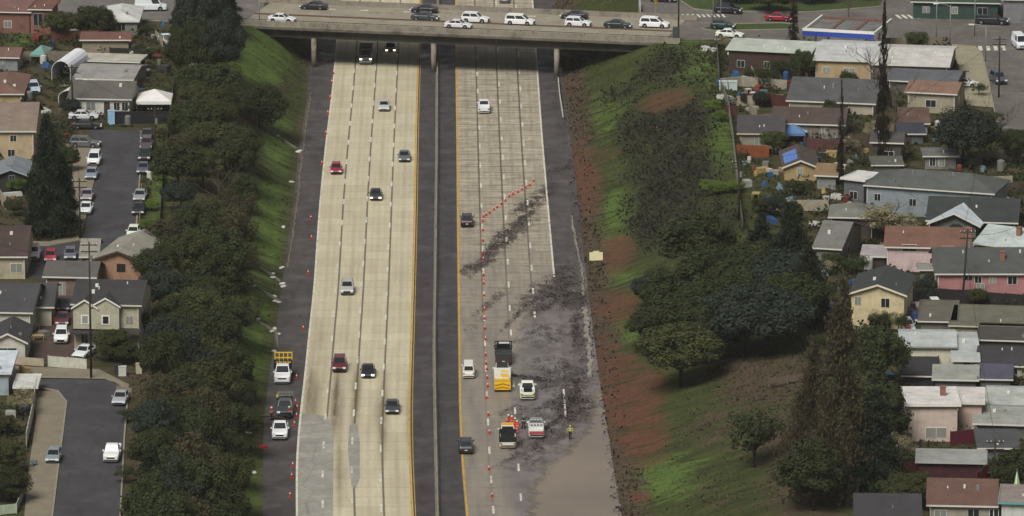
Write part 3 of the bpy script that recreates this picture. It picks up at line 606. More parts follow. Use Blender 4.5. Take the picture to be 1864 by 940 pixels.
# over the bridge and upper roads, seen side on
def ucar(kind, px, py, col, label, ang=None, z=ZP + .07, lit=False, group=None, sc=1.0, cat=None, flip=False):
    p = U(px, py, z); a = math.atan2(BUX.y, BUX.x) if ang is None else R_(ang)
    if flip: a += math.pi
    nm = {'sedan':'sedan_car','hatch':'hatchback_car','suv':'suv_car','minivan':'minivan','van':'van','pickup':'pickup_truck','truck':'flatbed_truck'}[kind]
    return vehicle(kind, nm, p, a, col, label, cat or {'minivan':'van','van':'van','pickup':'truck','truck':'truck'}.get(kind, 'car'), group, lit, sc=sc)
GB = 'cars crossing the overpass'
ucar('sedan', 513, 40, '#d4d6d7', 'white sedan at the left end of the overpass', group=GB)
ucar('sedan', 571, 17, '#26282c', 'black sedan on the far lane at the left of the overpass', group=GB, flip=True)
ucar('sedan', 772, 23, '#1f2226', 'black sedan on the far lane beside a grey one mid overpass', group=GB, flip=True)
ucar('sedan', 774, 37, '#3c4046', 'dark grey sedan on the overpass left of four white cars', group=GB)
ucar('sedan', 834, 51, '#cfcdd0', 'white sedan closest to the near parapet of the overpass', group=GB)
ucar('suv', 865, 41, '#d4d8d6', 'white suv behind the white sedan on the overpass', group=GB)
ucar('minivan', 946, 45, '#dde0de', 'white minivan in the middle of the overpass', group=GB)
ucar('sedan', 1045, 34, '#241f2b', 'dark purple sedan on the far side of a white suv', group=GB, flip=True)
ucar('suv', 1052, 48, '#d5d8da', 'small white suv in front of a dark purple sedan', group=GB, sc=.93)
ucar('sedan', 1125, 51, '#22302f', 'dark green sedan near the right end of the overpass', group=GB)
ucar('minivan', 1191, 50, '#e0e2e2', 'white minivan leaving the right end of the overpass')
ucar('suv', 1325, 24, '#202328', 'black suv beyond the zebra crossing at the top right')
ucar('sedan', 1207, 3, '#23263a', 'dark blue car at the top edge beyond the overpass')
ucar('sedan', 1418, 38, '#8e1f2c', 'bright red sedan on the boulevard')
ucar('hatch', 1316, 52, '#1f3a36', 'dark green hatchback by the traffic island')
ucar('sedan', 1328, 68, '#d9dbd2', 'white sedan behind the long pale roof by the boulevard')
ucar('pickup', 1806, 44, '#23262a', 'black pickup truck in front of the green building', group=None)
ucar('van', 1856, 86, '#d7dbe0', 'white delivery van at the far right crossing', ang=-83)
ucar('suv', 1817, 150, '#474c55', 'dark grey suv waiting on the side street', ang=-80)
ucar('hatch', 1757, 158, '#d2d4cd', 'white car parked behind the brown house by the pavement')
GL = 'cars parked along the upper left street'
ucar('minivan', 172, 297, '#dfe2e4', 'white minivan parked at the left kerb of the upper left street', ang=-92, group=GL)
ucar('sedan', 167, 323, '#7c8796', 'blue grey sedan behind the white minivan at the left kerb', ang=-92, group=GL)
ucar('sedan', 159, 362, '#8b8388', 'pinkish grey sedan parked behind a white sedan at the left kerb', ang=-93, group=GL)
ucar('sedan', 157, 386, '#d9dedd', 'white sedan with blue glass nearest the camera at the left kerb', ang=-93, group=GL)
ucar('sedan', 268, 252, '#3a3a40', 'dark sedan farthest along the right kerb by the green verge', ang=-91, group=GL)
ucar('suv', 267, 270, '#57494f', 'dark brown suv second along the right kerb', ang=-91, group=GL)
ucar('suv', 264, 290, '#2b2e32', 'black suv third along the right kerb', ang=-91, group=GL)
ucar('sedan', 261, 313, '#54565f', 'slate grey sedan fourth along the right kerb', ang=-91, group=GL)
ucar('sedan', 255, 363, '#8c9093', 'silver sedan parked behind a black car by the grass', ang=-92, group=GL)
ucar('sedan', 253, 387, '#25272b', 'black sedan parked in front of a silver one by the grass', ang=-92, group=GL)
ucar('hatch', 243, 430, '#d8dccb', 'white hatchback parked behind the orange house', ang=-92, group=GL)
ucar('suv', 155, 268, '#5c5c5e', 'long grey suv parked across the pavement end', ang=-8)
ucar('sedan', 158, 234, '#2f3333', 'dark sedan parked side on before the white porch house', ang=2)
ucar('sedan', 152, 217, '#c9cccb', 'white car parked on the verge behind a dark sedan', ang=0)
ucar('suv', 61, 168, '#aab6c6', 'pale blue suv in the driveway at the upper left', ang=-80)
ucar('sedan', 303, 78, '#c8d8e2', 'white and blue car parked by the top left trees', ang=-70)
ucar('van', 274, 19, '#d5dbdc', 'white van on the approach road at the top left', ang=2)
ucar('suv', 61, 469, '#e0e3e4', 'white suv parked beside the brown roofed cream house', ang=-88)
ucar('hatch', 92, 474, '#a2434e', 'faded red hatchback next to the white suv', ang=-88)
ucar('hatch', 128, 470, '#6c6d75', 'grey hatchback behind the low garage', ang=-88)
ucar('sedan', 116, 562, '#3b3040', 'dark purple sedan at the rear of the shared driveway', ang=-89)
ucar('sedan', 114, 588, '#5a3038', 'maroon sedan in the shared driveway', ang=-89)
ucar('suv', 112, 620, '#e2e5e6', 'white suv in front of the maroon sedan in the driveway', ang=-89)
ucar('sedan', 154, 648, '#cfd4d6', 'white sedan parked by the cream gabled house', ang=-110)
ucar('hatch', 98, 838, '#7c8588', 'silver hatchback parked at the left kerb of the lower street', ang=-93)
ucar('pickup', 205, 833, '#dcdddb', 'white pickup truck parked by the tree belt', ang=-92)
ucar('sedan', 220, 732, '#9b9fa2', 'silver sedan parked at the bend by the tree belt', ang=-95)
GY = 'old cars packed beside the yellow house'
for i, (x, y, c, l) in enumerate([(1657, 572, '#6b2f35', 'dark red car at the back beside the yellow house'), (1655, 585, '#30323a', 'black car in the middle beside the yellow house'), (1651, 600, '#a9adb2', 'silver car at the front beside the yellow house')]):
    ucar('hatch', x, y, c, l, ang=-85, group=GY)
ucar('pickup', 1698, 566, '#d9dad5', 'white pickup truck behind the olive shed roof', ang=5)
# ------------------------------------------------------------------ work trucks
YP = paint('#e0b81c', .5)
def add_part(root, name, mb, m, smooth=False): return mb.build(name, m, root, smooth)
def brush_pile(root, x0, x1, y0, y1, z):
    n = 500; P = np.c_[RNG.uniform(x0, x1, n), RNG.uniform(y0, y1, n), z + RNG.uniform(0, .5, n)]; Nn = RNG.normal(size=(n, 3)); Nn /= np.linalg.norm(Nn, axis=1)[:, None]
    link('brush_load', quads_mesh('brush_load', P, Nn, RNG.uniform(.12, .4, n), mat('cut_brush', '#2c2f24', .95, .4, 3)), root)
def rack(root, x, W_, z0, z1, m, name='headboard_rack'):
    g = MB()
    for z in (z0 + .05, (z0 + z1) / 2, z1): g.box(x - .05, x + .05, -W_, W_, z - .07, z + .07)
    for y in np.linspace(-W_ + .05, W_ - .05, 5): g.box(x - .04, x + .04, y - .06, y + .06, z0, z1 - .07)
    g.build(name, m, root)
tA = fcar('truck', 515, 690, '#dcdedf', 'white stake truck with a yellow rack parked on the left shoulder', f=LW, cat='truck', group='work trucks on the shoulders', sc=.97)
g = MB(); g.box(-3.35, 0, -1.2, 1.2, 1.42, 1.52); g.box(-3.35, 0, -1.22, -1.14, 1.5, 2.0); g.box(-3.35, 0, 1.14, 1.22, 1.5, 2.0); g.build('flat_bed', DARKM, tA)
rack(tA, -3.3, 1.25, 1.5, 3.0, YP); rack(tA, -.05, 1.25, 1.5, 2.7, DARKM)
tB = fcar('pickup', 510, 792, '#e4e6e8', 'white pickup truck with brush load parked on the left shoulder', f=LW, cat='truck', group='work trucks on the shoulders', sc=1.05); brush_pile(tB, -2.6, -.8, -.75, .75, .9)
tC = fcar('pickup', 519, 752, '#38423f', 'dark pickup truck with pale rack and teal windscreen on the left shoulder', f=LW, cat='truck', group='work trucks on the shoulders', sc=1.1); brush_pile(tC, -2.6, -.8, -.75, .75, .9); rack(tC, -2.75, .9, 1.1, 1.9, STEEL)
# crash cushion truck seen from behind
p = U(914, 694, FRZ); tD = vehicle('truck', 'crash_cushion_truck', p, road_heading(914, 690, RA, False), '#dcdcd6', 'white works truck with yellow chevron crash cushion at its tail', 'truck', 'work trucks in the closed lanes', sc=.97)
def chev(mb, x, y0, y1, z0, z1, n=3, mi=1):
    c = (y0 + y1) / 2
    for i in range(n):
        a = z0 + (z1 - z0) * i / n; t = (z1 - z0) / n * .5
        mb.add([(x, y0, a), (x, c, a + t), (x, c, a + 2*t), (x, y0, a + t)], [(0,1,2,3)], mi); mb.add([(x, y1, a), (x, c, a + t), (x, c, a + 2*t), (x, y1, a + t)], [(0,1,2,3)], mi)
OR_ = mat('amber_stripe', '#a8741a', .5, .1)
g = MB(); g.box(-6.4, -4.0, -1.12, 1.12, .35, 1.35, 0); g.box(-4.3, -3.5, -.3, .3, .5, .8, 2); chev(g, -6.41, -1.05, 1.05, .4, 1.3, 2)
g.box(-6.3, -6.1, -1.15, -.9, .1, .35, 2); g.box(-6.3, -6.1, .9, 1.15, .1, .35, 2)
for x in (-5.9, -5.3, -4.7): g.box(x - .05, x + .05, -1.12, 1.12, 1.36, 1.4, 1)
g.build('crash_cushion', [YP, OR_, DARKM], tD)
g = MB(); g.box(-3.4, -.3, -1.15, 1.15, 1.3, 2.05, 0)
for i in range(6):
    y = -1.05 + i * .18; g.add([(-3.42, y, 1.4), (-3.42, y + .16, 1.4), (-3.42, y + .5, 1.95), (-3.42, y + .34, 1.95)], [(0,1,2,3)], 1); g.add([(-3.2, y, 2.06), (-3.2, y + .14, 2.06), (-1.9, y + .54, 2.06), (-1.9, y + .4, 2.06)], [(0,1,2,3)], 1)
g.build('equipment_box', [paint('#d9d8cc', .5), YP], tD)
g = MB(); g.box(.3, .5, -.7, .7, 2.32, 2.45); g.build('light_bar', mat('amber_lens', '#c4731a', .3, .05), tD)
g = MB(); g.box(-.5, -.4, -.8, .8, 1.9, 2.9); g.build('arrow_board', mat('board_black', '#2d2d2a', .6, .05), tD)
p = U(916, 655, FRZ); tE = vehicle('truck', 'flatbed_truck', p, road_heading(914, 650, RA, False), '#3a3a38', 'dark flatbed truck with pale headboard ahead of the crash cushion truck', 'truck', 'work trucks in the closed lanes', sc=1.0)
g = MB(); g.box(-3.4, 0, -1.2, 1.2, 1.42, 1.52); g.build('flat_bed', mat('steel_deck', '#38383a', .6, .2), tE); rack(tE, .0, 1.2, 1.5, 2.6, DARKM); g = MB(); g.box(-.12, -.06, -.8, .6, 2.3, 2.55); g.build('headboard_light_bar', WHITEP, tE)
tF = fcar('pickup', 960, 720, '#e6e8da', 'white pickup truck with green striped tailgate in the mud', False, f=RB, cat='truck', group='work trucks in the closed lanes', sc=1.05)
g = MB(); g.box(-2.89, -2.86, -.85, .85, .62, .82); g.build('tailgate_stripe', mat('lime_stripe', '#8d9c4a', .5, .1), tF); g = MB(); g.box(-2.5, -1.2, -.55, .5, .7, 1.5); g.build('tool_box', DARKM, tF)
tG = fcar('truck', 924, 806, '#d2cebd', 'yellow topped truck with a dark dump bed beside the orange workers', False, f=RB, cat='truck', group='work trucks in the closed lanes', sc=.97)
g = MB(); g.box(-3.5, -.3, -1.15, 1.15, 1.0, 1.08); g.box(-3.5, -3.4, -1.15, 1.15, 1.0, 1.7); g.box(-.4, -.3, -1.15, 1.15, 1.0, 2.0); g.box(-3.5, -.3, -1.17, -1.08, 1.0, 1.7); g.box(-3.5, -.3, 1.08, 1.17, 1.0, 1.7); g.build('dump_bed', mat('black_steel', '#222522', .6, .2), tG)
g = MB(); g.box(.3, 1.5, -.8, .8, 2.3, 2.42); g.build('cab_roof', paint('#d0a030', .5), tG)
tH = fcar('pickup', 976, 789, '#dddfe0', 'white and red pickup truck with a rack beside the orange workers', False, f=RB, cat='truck', group='work trucks in the closed lanes', sc=1.05)
g = MB(); g.box(-2.9, -2.86, -.9, .9, .6, 1.0); g.build('tailgate_stripe', paint('#a8473f', .5), tH); rack(tH, -.6, .85, 1.1, 2.05, STEEL, 'cab_rack'); rack(tH, -2.6, .85, 1.1, 1.9, WHITEP, 'cab_rack')
# ------------------------------------------------------------------ people
SKIN = mat('skin', '#9a6b4e', .6, .05, 4)
def skin_mesh(name, verts, edges, m, sub=1):
    me = bpy.data.meshes.new(name); me.from_pydata([v[:3] for v in verts], edges, [])
    o = bpy.data.objects.new(name, me); COL.objects.link(o)
    md = o.modifiers.new('s', 'SKIN'); me.skin_vertices.new() if not me.skin_vertices else None
    for i, v in enumerate(verts): me.skin_vertices[0].data[i].radius = (v[3], v[3] if len(v) < 5 else v[4])
    me.skin_vertices[0].data[0].use_root = True
    sb = o.modifiers.new('d', 'SUBSURF'); sb.levels = sub; sb.render_levels = sub
    dg = bpy.context.evaluated_depsgraph_get(); ev = o.evaluated_get(dg); r = bpy.data.meshes.new_from_object(ev)
    bpy.data.objects.remove(o); r.name = name; r.materials.clear(); r.materials.append(m); r.polygons.foreach_set('use_smooth', [True] * len(r.polygons)); return r
def person(loc, rz, label, jacket, trousers, helmet, pose=0, group=None, cat='person'):
    root = thing('person', loc, rz, label, cat, group)
    arm = [[(.0, .24, 1.42), (.06, .34, 1.18), (.22, .34, .98)], [(.0, .24, 1.42), (.16, .33, 1.22), (.38, .26, 1.22)], [(0, .24, 1.42), (.0, .42, 1.24), (.12, .3, 1.08)]][pose % 3]
    st_ = .1 + .06 * (pose % 2)
    V = [(0, 0, .95, .13, .15)]; E = []
    def add(v, par): V.append(v); E.append((par, len(V) - 1)); return len(V) - 1
    a = add((0, 0, 1.15, .115, .15), 0); b = add((0, 0, 1.4, .11, .17), a); n = add((.01, 0, 1.52, .055), b); hd = add((.03, 0, 1.62, .085), n); add((.02, 0, 1.74, .075), hd)
    legs = []
    for s in (1, -1):
        k1 = add((0 + s * .02, s * .1, .85, .09), 0); k2 = add((s * st_ * .5 + .03, s * .12, .48, .062), k1); k3 = add((s * st_, s * .13, .1, .045), k2); k4 = add((s * st_ + .16, s * .14, .04, .04), k3); legs.append((k1, k2, k3))
        A = [Vector((p[0], p[1] * s, p[2])) for p in arm]
        s1 = add((*A[0], .055), b); s2 = add((*A[1], .042), s1); s3 = add((*A[2], .03), s2); d = (A[2] - A[1]).normalized()
        pm = add((*(A[2] + d * .06), .032), s3); sd_ = Vector((0, 1, 0)); cr = d.cross(Vector((0, 0, 1))).normalized()
        for i, (o_, l) in enumerate(((-.03, .065), (-.01, .08), (.01, .085), (.03, .07))):
            q = A[2] + d * .09 + cr * o_; f1 = add((*q, .009), pm); f2 = add((*(q + d * l * .5 + Vector((0, 0, -.01))), .008), f1); add((*(q + d * l * .8 + Vector((0, 0, -.035))), .007), f2)
        q = A[2] + d * .03 + cr * (-.04 * s); f1 = add((*q, .01), s3); add((*(q + d * .05 + cr * (-.02 * s)), .009), f1)
    link('body', skin_mesh('person_body', V, E, SKIN), root)
    JV = [(0, 0, .93, .15, .18), (0, 0, 1.15, .135, .175), (0, 0, 1.41, .12, .19), (.0, 0, 1.49, .07)]; JE = [(0, 1), (1, 2), (2, 3)]
    for s in (1, -1):
        A = [(p[0], p[1] * s, p[2]) for p in arm]; i = len(JV); JV += [(*A[0], .078), (*A[1], .062), (*A[2], .05)]; JE += [(2, i), (i, i + 1), (i + 1, i + 2)]
    link('jacket', skin_mesh('jacket', JV, JE, jacket), root)
    st2 = MB(); st2.box(-.165, .16, -.2, .2, 1.12, 1.17); st2.build('reflective_band', mat('reflective_tape', '#c9cbb8', .4, .05), root)
    TV = [(0, 0, .93, .14, .17)]; TE = []
    for s, (k1, k2, k3) in zip((1, -1), legs):
        i = len(TV); TV += [(V[k1][0], V[k1][1], .85, .105), (V[k2][0], V[k2][1], .48, .08), (V[k3][0], V[k3][1], .13, .068)]; TE += [(0, i), (i, i + 1), (i + 1, i + 2)]
    link('trousers', skin_mesh('trousers', TV, TE, trousers), root)
    for s, (k1, k2, k3) in zip((1, -1), legs):
        bt = MB(); x, y = V[k3][0], V[k3][1]; bt.prism([(x - .07, 0), (x + .24, 0), (x + .24, .06), (x + .08, .12), (x + .06, .2), (x - .07, .2)], y - .055, y + .055, 'y'); bt.build('boot', DARKM, root)
    h = MB(); n = 12; rings = [(.125, 1.69), (.12, 1.75), (.095, 1.8), (.05, 1.835)]
    for rr, z in rings: h.v += [(.02 + rr * 1.12 * math.cos(6.2832 * i / n), rr * math.sin(6.2832 * i / n), z) for i in range(n)]
    for q in range(3):
        for i in range(n): h.f.append((q*n+i, q*n+(i+1)%n, (q+1)*n+(i+1)%n, (q+1)*n+i)); h.m.append(0)
    h.f.append(tuple(3*n+i for i in range(n))); h.m.append(0); h.box(.1, .22, -.07, .07, 1.69, 1.7)
    h.build('helmet', helmet, root, True)
    fc = MB()
    fc.add([(.11, -.015, 1.63), (.11, .015, 1.63), (.145, 0, 1.605), (.11, 0, 1.665)], [(0,1,2),(0,2,3),(1,3,2)]); fc.build('nose', SKIN, root)
    for s in (-1, 1): e = MB(); e.box(.108, .118, s*.035-.01, s*.035+.01, 1.655, 1.668); e.build('eye', DARKM, root)
    e = MB(); e.box(.106, .116, -.025, .025, 1.575, 1.583); e.build('mouth', mat('lips', '#6b3a33', .6, .05), root)
    return root
ORJ = mat('orange_workwear', '#e0361a', .8, .1, 3); LIME = mat('lime_vest', '#9fae3a', .8, .1, 3); DKT = mat('dark_trousers', '#24262a', .9, .1, 3); WH = mat('white_hard_hat', '#dcdcd8', .4, .03); YH = mat('yellow_hard_hat', '#d0c040', .4, .03)
GW = 'workers in orange overalls'
for px, py, rz, ps, l in ((925, 779, -.4, 0, 'person in orange overalls and white helmet, leftmost of the huddle'), (932, 781, 2.2, 1, 'person in orange overalls and white helmet, arm out, centre of the huddle'),
    (938, 785, 2.9, 2, 'person in orange overalls and white helmet, rightmost of the huddle'), (941, 790, 1.7, 0, 'person in orange overalls and white helmet, nearest the white and red pickup')):
    person(U(px, py, FRZ), rz, l, ORJ, ORJ, WH, ps, GW)
person(U(953, 781, FRZ), 2.0, 'person in dark green jacket standing beside the white and red pickup', mat('green_jacket', '#1f3a26', .9, .1, 3), DKT, mat('grey_hard_hat', '#8e8e90', .4, .03), 1)
person(U(1038, 799, FRZ + .1), -1.9, 'person in lime jacket standing alone at the edge of the flood water', LIME, DKT, YH, 2)
person(U(507, 738, FRZ), -1.2, 'person in yellow jacket beside the dark pickup on the left shoulder', mat('yellow_jacket', '#c2ad45', .8, .1, 3), DKT, YH, 1)
person(U(494, 765, FRZ), .5, 'person in red vest at the foot of the left slope', mat('red_vest', '#a3302c', .8, .1, 3), DKT, WH, 0)
person(U(527, 764, FRZ), 2.5, 'person in red jacket right of the dark pickup', mat('red_vest', '#a3302c', .8, .1, 3), DKT, WH, 2)
# ------------------------------------------------------------------ cones
CO = mat('cone_orange', '#cf4a38', .6, .08, 3)
def make_cone(loc, label, group):
    root = thing('traffic_cone', loc, 0, label, 'cone', group)
    b = MB(); b.box(-.2, .2, -.2, .2, 0, .04); b.build('base', CO, root); c = MB(); c.tube([(0, 0, .04), (0, 0, .72)], [.15, .03], 12); c.build('cone_body', CO, root, True)
    s = MB(); s.tube([(0, 0, .38), (0, 0, .52)], [.101, .072], 12); s.build('reflective_collar', WHITEP, root, True); return root
GD, GC, GS = 'cones in the diagonal taper', 'cones along the lane line', 'cones along the left shoulder'
LBL = {GD: 'orange cone in the diagonal row closing the far lanes', GC: 'orange cone in the line between the open lane and the work trucks', GS: 'orange cone along the left shoulder by the pale carriageway'}
cones = [(x, y, GD) for x, y in [(971,331),(964,339),(957,343),(950,347),(943,351),(934,355),(927,359),(920,367),(913,373),(905,379),(899,383),(891,389),(885,393),(880,396)]]
cones += [(x, y, GC) for x, y in [(879,404),(879,421),(879,440),(879.5,462),(880,475),(880,503),(880.5,518),(881,540),(882,566),(882,582),(882.5,600),(884,620),(884,648),(885,664),(886,674),(887,690),(888,705),(886,726),(889,757),(891,790),(890,856),(896,905)]]
cones += [(x, y, GS) for x, y in [(607,135),(604,152),(601,180),(597,208),(593,245),(586,300),(566,400),(567,436),(561,500),(552,601),(540,690),(538,735),(541,745),(540,760),(536,775),(533,850),(531,870),(528,905)]]
proto = None
for x, y, g_ in cones:
    if proto is None: proto = make_cone(U(x, y, FRZ + .01), LBL[g_], g_); tree = [(c, []) for c in kids(proto)]; proto.scale = (1.05,) * 3
    else: copy_thing(proto, tree, U(x, y, FRZ + .01), random.uniform(0, 3), LBL[g_], g_)
# ------------------------------------------------------------------ houses
def house(name, xl, xr, yb, ye, yr, wall, roof, kind, label, tilt=0., D=None, win=None, trim='#c9c7bd', oh=.45, cat='house', door=None, vents=2, chimney=None, z=ZP, extra=None, pitch=None, group=None):
    """front wall between photo columns xl..xr, base row yb, eave row ye, ridge row yr -> a building of real size on the ground"""
    A, B = U(xl, yb, z), U(xr, yb + tilt * (xr - xl), z); W = (B - A).length; ang = math.atan2(B.y - A.y, B.x - A.x)
    s = scale_at(A); h = max(1.6, (yb - ye) / (s * .974)); root = thing(name, A, ang, label, cat, group)
    wm_, rm = wallm(wall), roofm(roof); tm = mat('trim_' + trim.strip('#'), trim, .7, .06, 1)
    tp = math.tan(R_(pitch if pitch else {'gx': 19, 'gy': 20, 'hip': 19, 'flat': 1, 'shed': 7, 'shedb': 7}[kind]))
    if kind == 'gy': D = D or 10.
    elif D is None:
        if kind == 'flat': D = (ye - yr) / (s * .226)
        elif kind == 'shed': D = (ye - yr) / (s * (.226 + .974 * tp))
        else: D = 2 * (ye - yr) / (s * (.226 + .974 * tp))
    D = max(D, 2.0); wb = MB(); rf = MB(); T = .16; o = oh
    if kind == 'gx':
        rz_ = D / 2 * tp; wb.prism([(0, 0), (D, 0), (D, h), (D/2, h + rz_), (0, h)], 0, W, 'x')
        rf.prism([(-o, h - o*tp), (D/2, h + rz_), (D + o, h - o*tp), (D + o, h - o*tp + T), (D/2, h + rz_ + T), (-o, h - o*tp + T)], -o, W + o, 'x')
    elif kind == 'gy':
        rz_ = W / 2 * tp; wb.prism([(0, 0), (W, 0), (W, h), (W/2, h + rz_), (0, h)], 0, D, 'y')
        rf.prism([(-o, h - o*tp), (W/2, h + rz_), (W + o, h - o*tp), (W + o, h - o*tp + T), (W/2, h + rz_ + T), (-o, h - o*tp + T)], -o, D + o, 'y')
    elif kind == 'hip':
        rz_ = (min(W, D) / 2 + o) * tp; wb.box(0, W, 0, D, 0, h); i = min(W, D) / 2
        rf.add([(-o,-o,h),(W+o,-o,h),(W+o,D+o,h),(-o,D+o,h),(-o,-o,h+T),(W+o,-o,h+T),(W+o,D+o,h+T),(-o,D+o,h+T)] + ([(i, D/2, h+T+rz_), (W-i, D/2, h+T+rz_)] if W >= D else [(W/2, i, h+T+rz_), (W/2, D-i, h+T+rz_)]),
               [(0,3,2,1),(0,1,5,4),(1,2,6,5),(2,3,7,6),(3,0,4,7)] + ([(4,5,9,8),(6,7,8,9),(5,6,9),(7,4,8)] if W >= D else [(4,5,8),(5,6,9,8),(6,7,9),(7,4,8,9)]))
    elif kind == 'flat':
        wb.box(0, W, 0, D, 0, h); rf.box(-o, W + o, -o, D + o, h, h + T)
        for a in ((-o, W+o, -o, -o+.15), (-o, W+o, D+o-.15, D+o), (-o, -o+.15, -o+.15, D+o-.15), (W+o-.15, W+o, -o+.15, D+o-.15)): rf.box(a[0], a[1], a[2], a[3], h + T, h + T + .12)
    elif kind == 'shed':
        wb.prism([(0, 0), (D, 0), (D, h + D*tp), (0, h)], 0, W, 'x'); rf.prism([(-o, h - o*tp), (D+o, h + (D+o)*tp), (D+o, h + (D+o)*tp + T), (-o, h - o*tp + T)], -o, W + o, 'x')
    wb.build('wall', wm_, root); R = rf.build('roof', rm, root)
    # front eave or gable boards
    fb = MB()
    if kind in ('gx', 'shed'): fb.box(-o, W + o, -o - .04, -o - .003, h - o*tp - .06, h - o*tp + T - .01)
    elif kind in ('hip', 'flat'): fb.box(-o, W + o, -o - .04, -o - .003, h - .04, h + T - .01)
    else: fb.prism([(-o, h - o*tp - .1), (W/2, h + rz_ - .1), (W + o, h - o*tp - .1), (W + o, h - o*tp + T), (W/2, h + rz_ + T), (-o, h - o*tp + T)], -o - .05, -o - .003, 'y')
    fb.build('fascia', tm, root)
    if kind in ('gx', 'hip') and W > 6:
        for xx in (.12, W - .12): dp = MB(); dp.box(xx - .05, xx + .05, -.12, -.02, 0, h - .1); dp.build('downpipe', tm, root)
    random.seed(hash_(label)); FOOT.append((root.location.copy(), ang, W, D))
    def window(x, z0, ww, hh, side=0, arch=False):
        f = MB(); e = random.choice([.03, .05, .08])
        g = MB()
        if side == 0:
            f.box(x - e, x + ww + e, -.05, -.002, z0 - e, z0 + hh + e); wo = f.build('window', tm, root); g.box(x, x + ww/2 - .02, -.065, -.052, z0, z0 + hh); g.box(x + ww/2 + .03, x + ww, -.065, -.052, z0, z0 + hh)
        elif side == 1:
            f.box(W + .002, W + .05, x - e, x + ww + e, z0 - e, z0 + hh + e); wo = f.build('window', tm, root); g.box(W + .052, W + .065, x, x + ww, z0, z0 + hh)
        else:
            f.box(-.05, -.002, x - e, x + ww + e, z0 - e, z0 + hh + e); wo = f.build('window', tm, root); g.box(-.065, -.052, x, x + ww, z0, z0 + hh)
        g.build('pane', GLASS, wo)
    if win is None:
        win = []
        n = max(1, int(W / 4.2)); lv = [1.0] if h < 4.2 else [.9, 3.5]
        for zl in lv:
            for i in range(n):
                cx = (i + .5) * W / n; ww = random.choice([.9, 1.2, 1.6])
                if h > zl + 1.3: win.append((max(.4, cx - ww/2 + random.uniform(-.4, .4)), zl, min(ww, W - .8), 1.1))
    for q in win: window(*q)
    if D > 5 and h > 2.3:
        for sd_ in (1, 2): window(D * .35, 1.0, 1.2, 1.1, sd_)
    if door is not None: d = MB(); d.box(door, door + .95, -.04, -.002, 0, 2.05); d.build('door', mat('door_brown', '#43302a', .6, .1), root)
    def roofz(x, y):
        if kind == 'gx' : return h + min(y, D - y) * tp + T
        if kind == 'gy' : return h + min(x, W - x) * tp + T
        if kind == 'hip': return h + T + min(x + o, W + o - x, y + o, D + o - y) * tp
        if kind == 'shed': return h + y * tp + T
        return h + T
    for i in range(vents):
        x, y = random.uniform(.15, .85) * W, random.uniform(.1, .42) * D; v = MB(); r = random.choice([.07, .12, .2]); zz = roofz(x, y); v.box(x - r, x + r, y - r, y + r, zz - .1, zz + random.uniform(.2, .45)); v.build('vent', random.choice([STEEL, WHITEP]), R)
    if chimney: x, y = chimney[0] * W, chimney[1] * D; v = MB(); zz = roofz(x, y); v.box(x - .35, x + .35, y - .3, y + .3, zz - .4, zz + 1.1); v.box(x - .42, x + .42, y - .37, y + .37, zz + 1.1, zz + 1.2); v.build('chimney', wallm('#8a5b47'), R)
    if extra: extra(root, W, D, h, tp)
    return root
FOOT = []
def hash_(s):
    v = 7
    for ch in s: v = (v * 131 + ord(ch)) % 100003
    return v
def tarp(col, x0, x1, y0, y1, zoff):
    def f(root, W, D, h, tp):
        a = [(W*x0, D*y0), (W*x1, D*y0), (W*x1, D*y1), (W*x0, D*y1)]; g = MB()
        zf = lambda x, y: h + min(x, W - x) * tp + .2
        g.add([(x, y, zf(x, y) + zoff) for x, y in a] + [(x, y, zf(x, y)) for x, y in a], [(0,1,2,3),(7,6,5,4),(0,4,5,1),(1,5,6,2),(2,6,7,3),(3,7,4,0)]); g.build('roof_tarp', mat('tarp_' + col.strip('#'), col, .5, .12, .8), root)
    return f
H = house
# ---- right bank, back to front
H('long_building', 1326, 1474, 132, 90, 70, '#4a342c', '#a9b5a5', 'shed', 'long low brown building under a narrow pale green roof', .05, vents=3, trim='#b9c4b4', cat='building')
H('house', 1484, 1585, 150, 109, 76, '#b0925a', '#b6b9b8', 'gx', 'tan house with whitish roof beside a dark round tree', .03, pitch=8, win=[(1.2, 1.6, 1.2, 1.0), (4.6, 1.4, 1.8, 1.1)])
H('house', 1586, 1724, 156, 117, 84, '#6f6a60', '#bdbab2', 'gx', 'grey walled house under a large white roof by the hedge', .03, pitch=8)
H('shed', 1618, 1738, 170, 146, 124, '#5f5a52', '#5b5f66', 'gx', 'low building with slate grey roof in front of the white roofed house', .05, pitch=10, cat='building')
H('house', 1652, 1738, 204, 167, 146, '#9a8f70', '#8a5f45', 'gx', 'beige house with tan orange roof beside the pavement corner', .05, pitch=14)
H('house', 1436, 1590, 204, 182, 139, '#a39a80', '#525355', 'gx', 'wide house with dark grey roof and pale vents below the tan house', .04, vents=5)
H('house', 1640, 1688, 246, 224, 196, '#8d8f8c', '#6a4b3a', 'gx', 'small house with plain brown roof and white eave', .0)
H('solar_porch', 1638, 1680, 262, 244, 226, '#5e6468', '#3a4150', 'shed', 'dark blue panelled lean-to in front of the small brown roof', 0, cat='building', vents=0)
H('house', 1406, 1534, 252, 223, 194, '#7d7466', '#54423b', 'gx', 'house with long chocolate brown roof behind the blue canopy', .03)
H('house', 1346, 1424, 272, 242, 210, '#8c8371', '#4b4549', 'gx', 'small house with charcoal roof and cream doors by the red fence', .01, win=[(2.3, .4, 1.3, 1.9), (5.0, .4, 1.3, 1.9)], trim='#b7ad8b')
H('house', 1588, 1640, 300, 258, 240, '#4d463f', '#4e4a48', 'gx', 'dark brown house half hidden behind the tall bare tree', .03)
H('shed', 1428, 1464, 256, 240, 231, '#6a2f2a', '#5a7690', 'gy', 'red garden shed with a faded blue top', 0, D=4, cat='shed', vents=0, win=[])
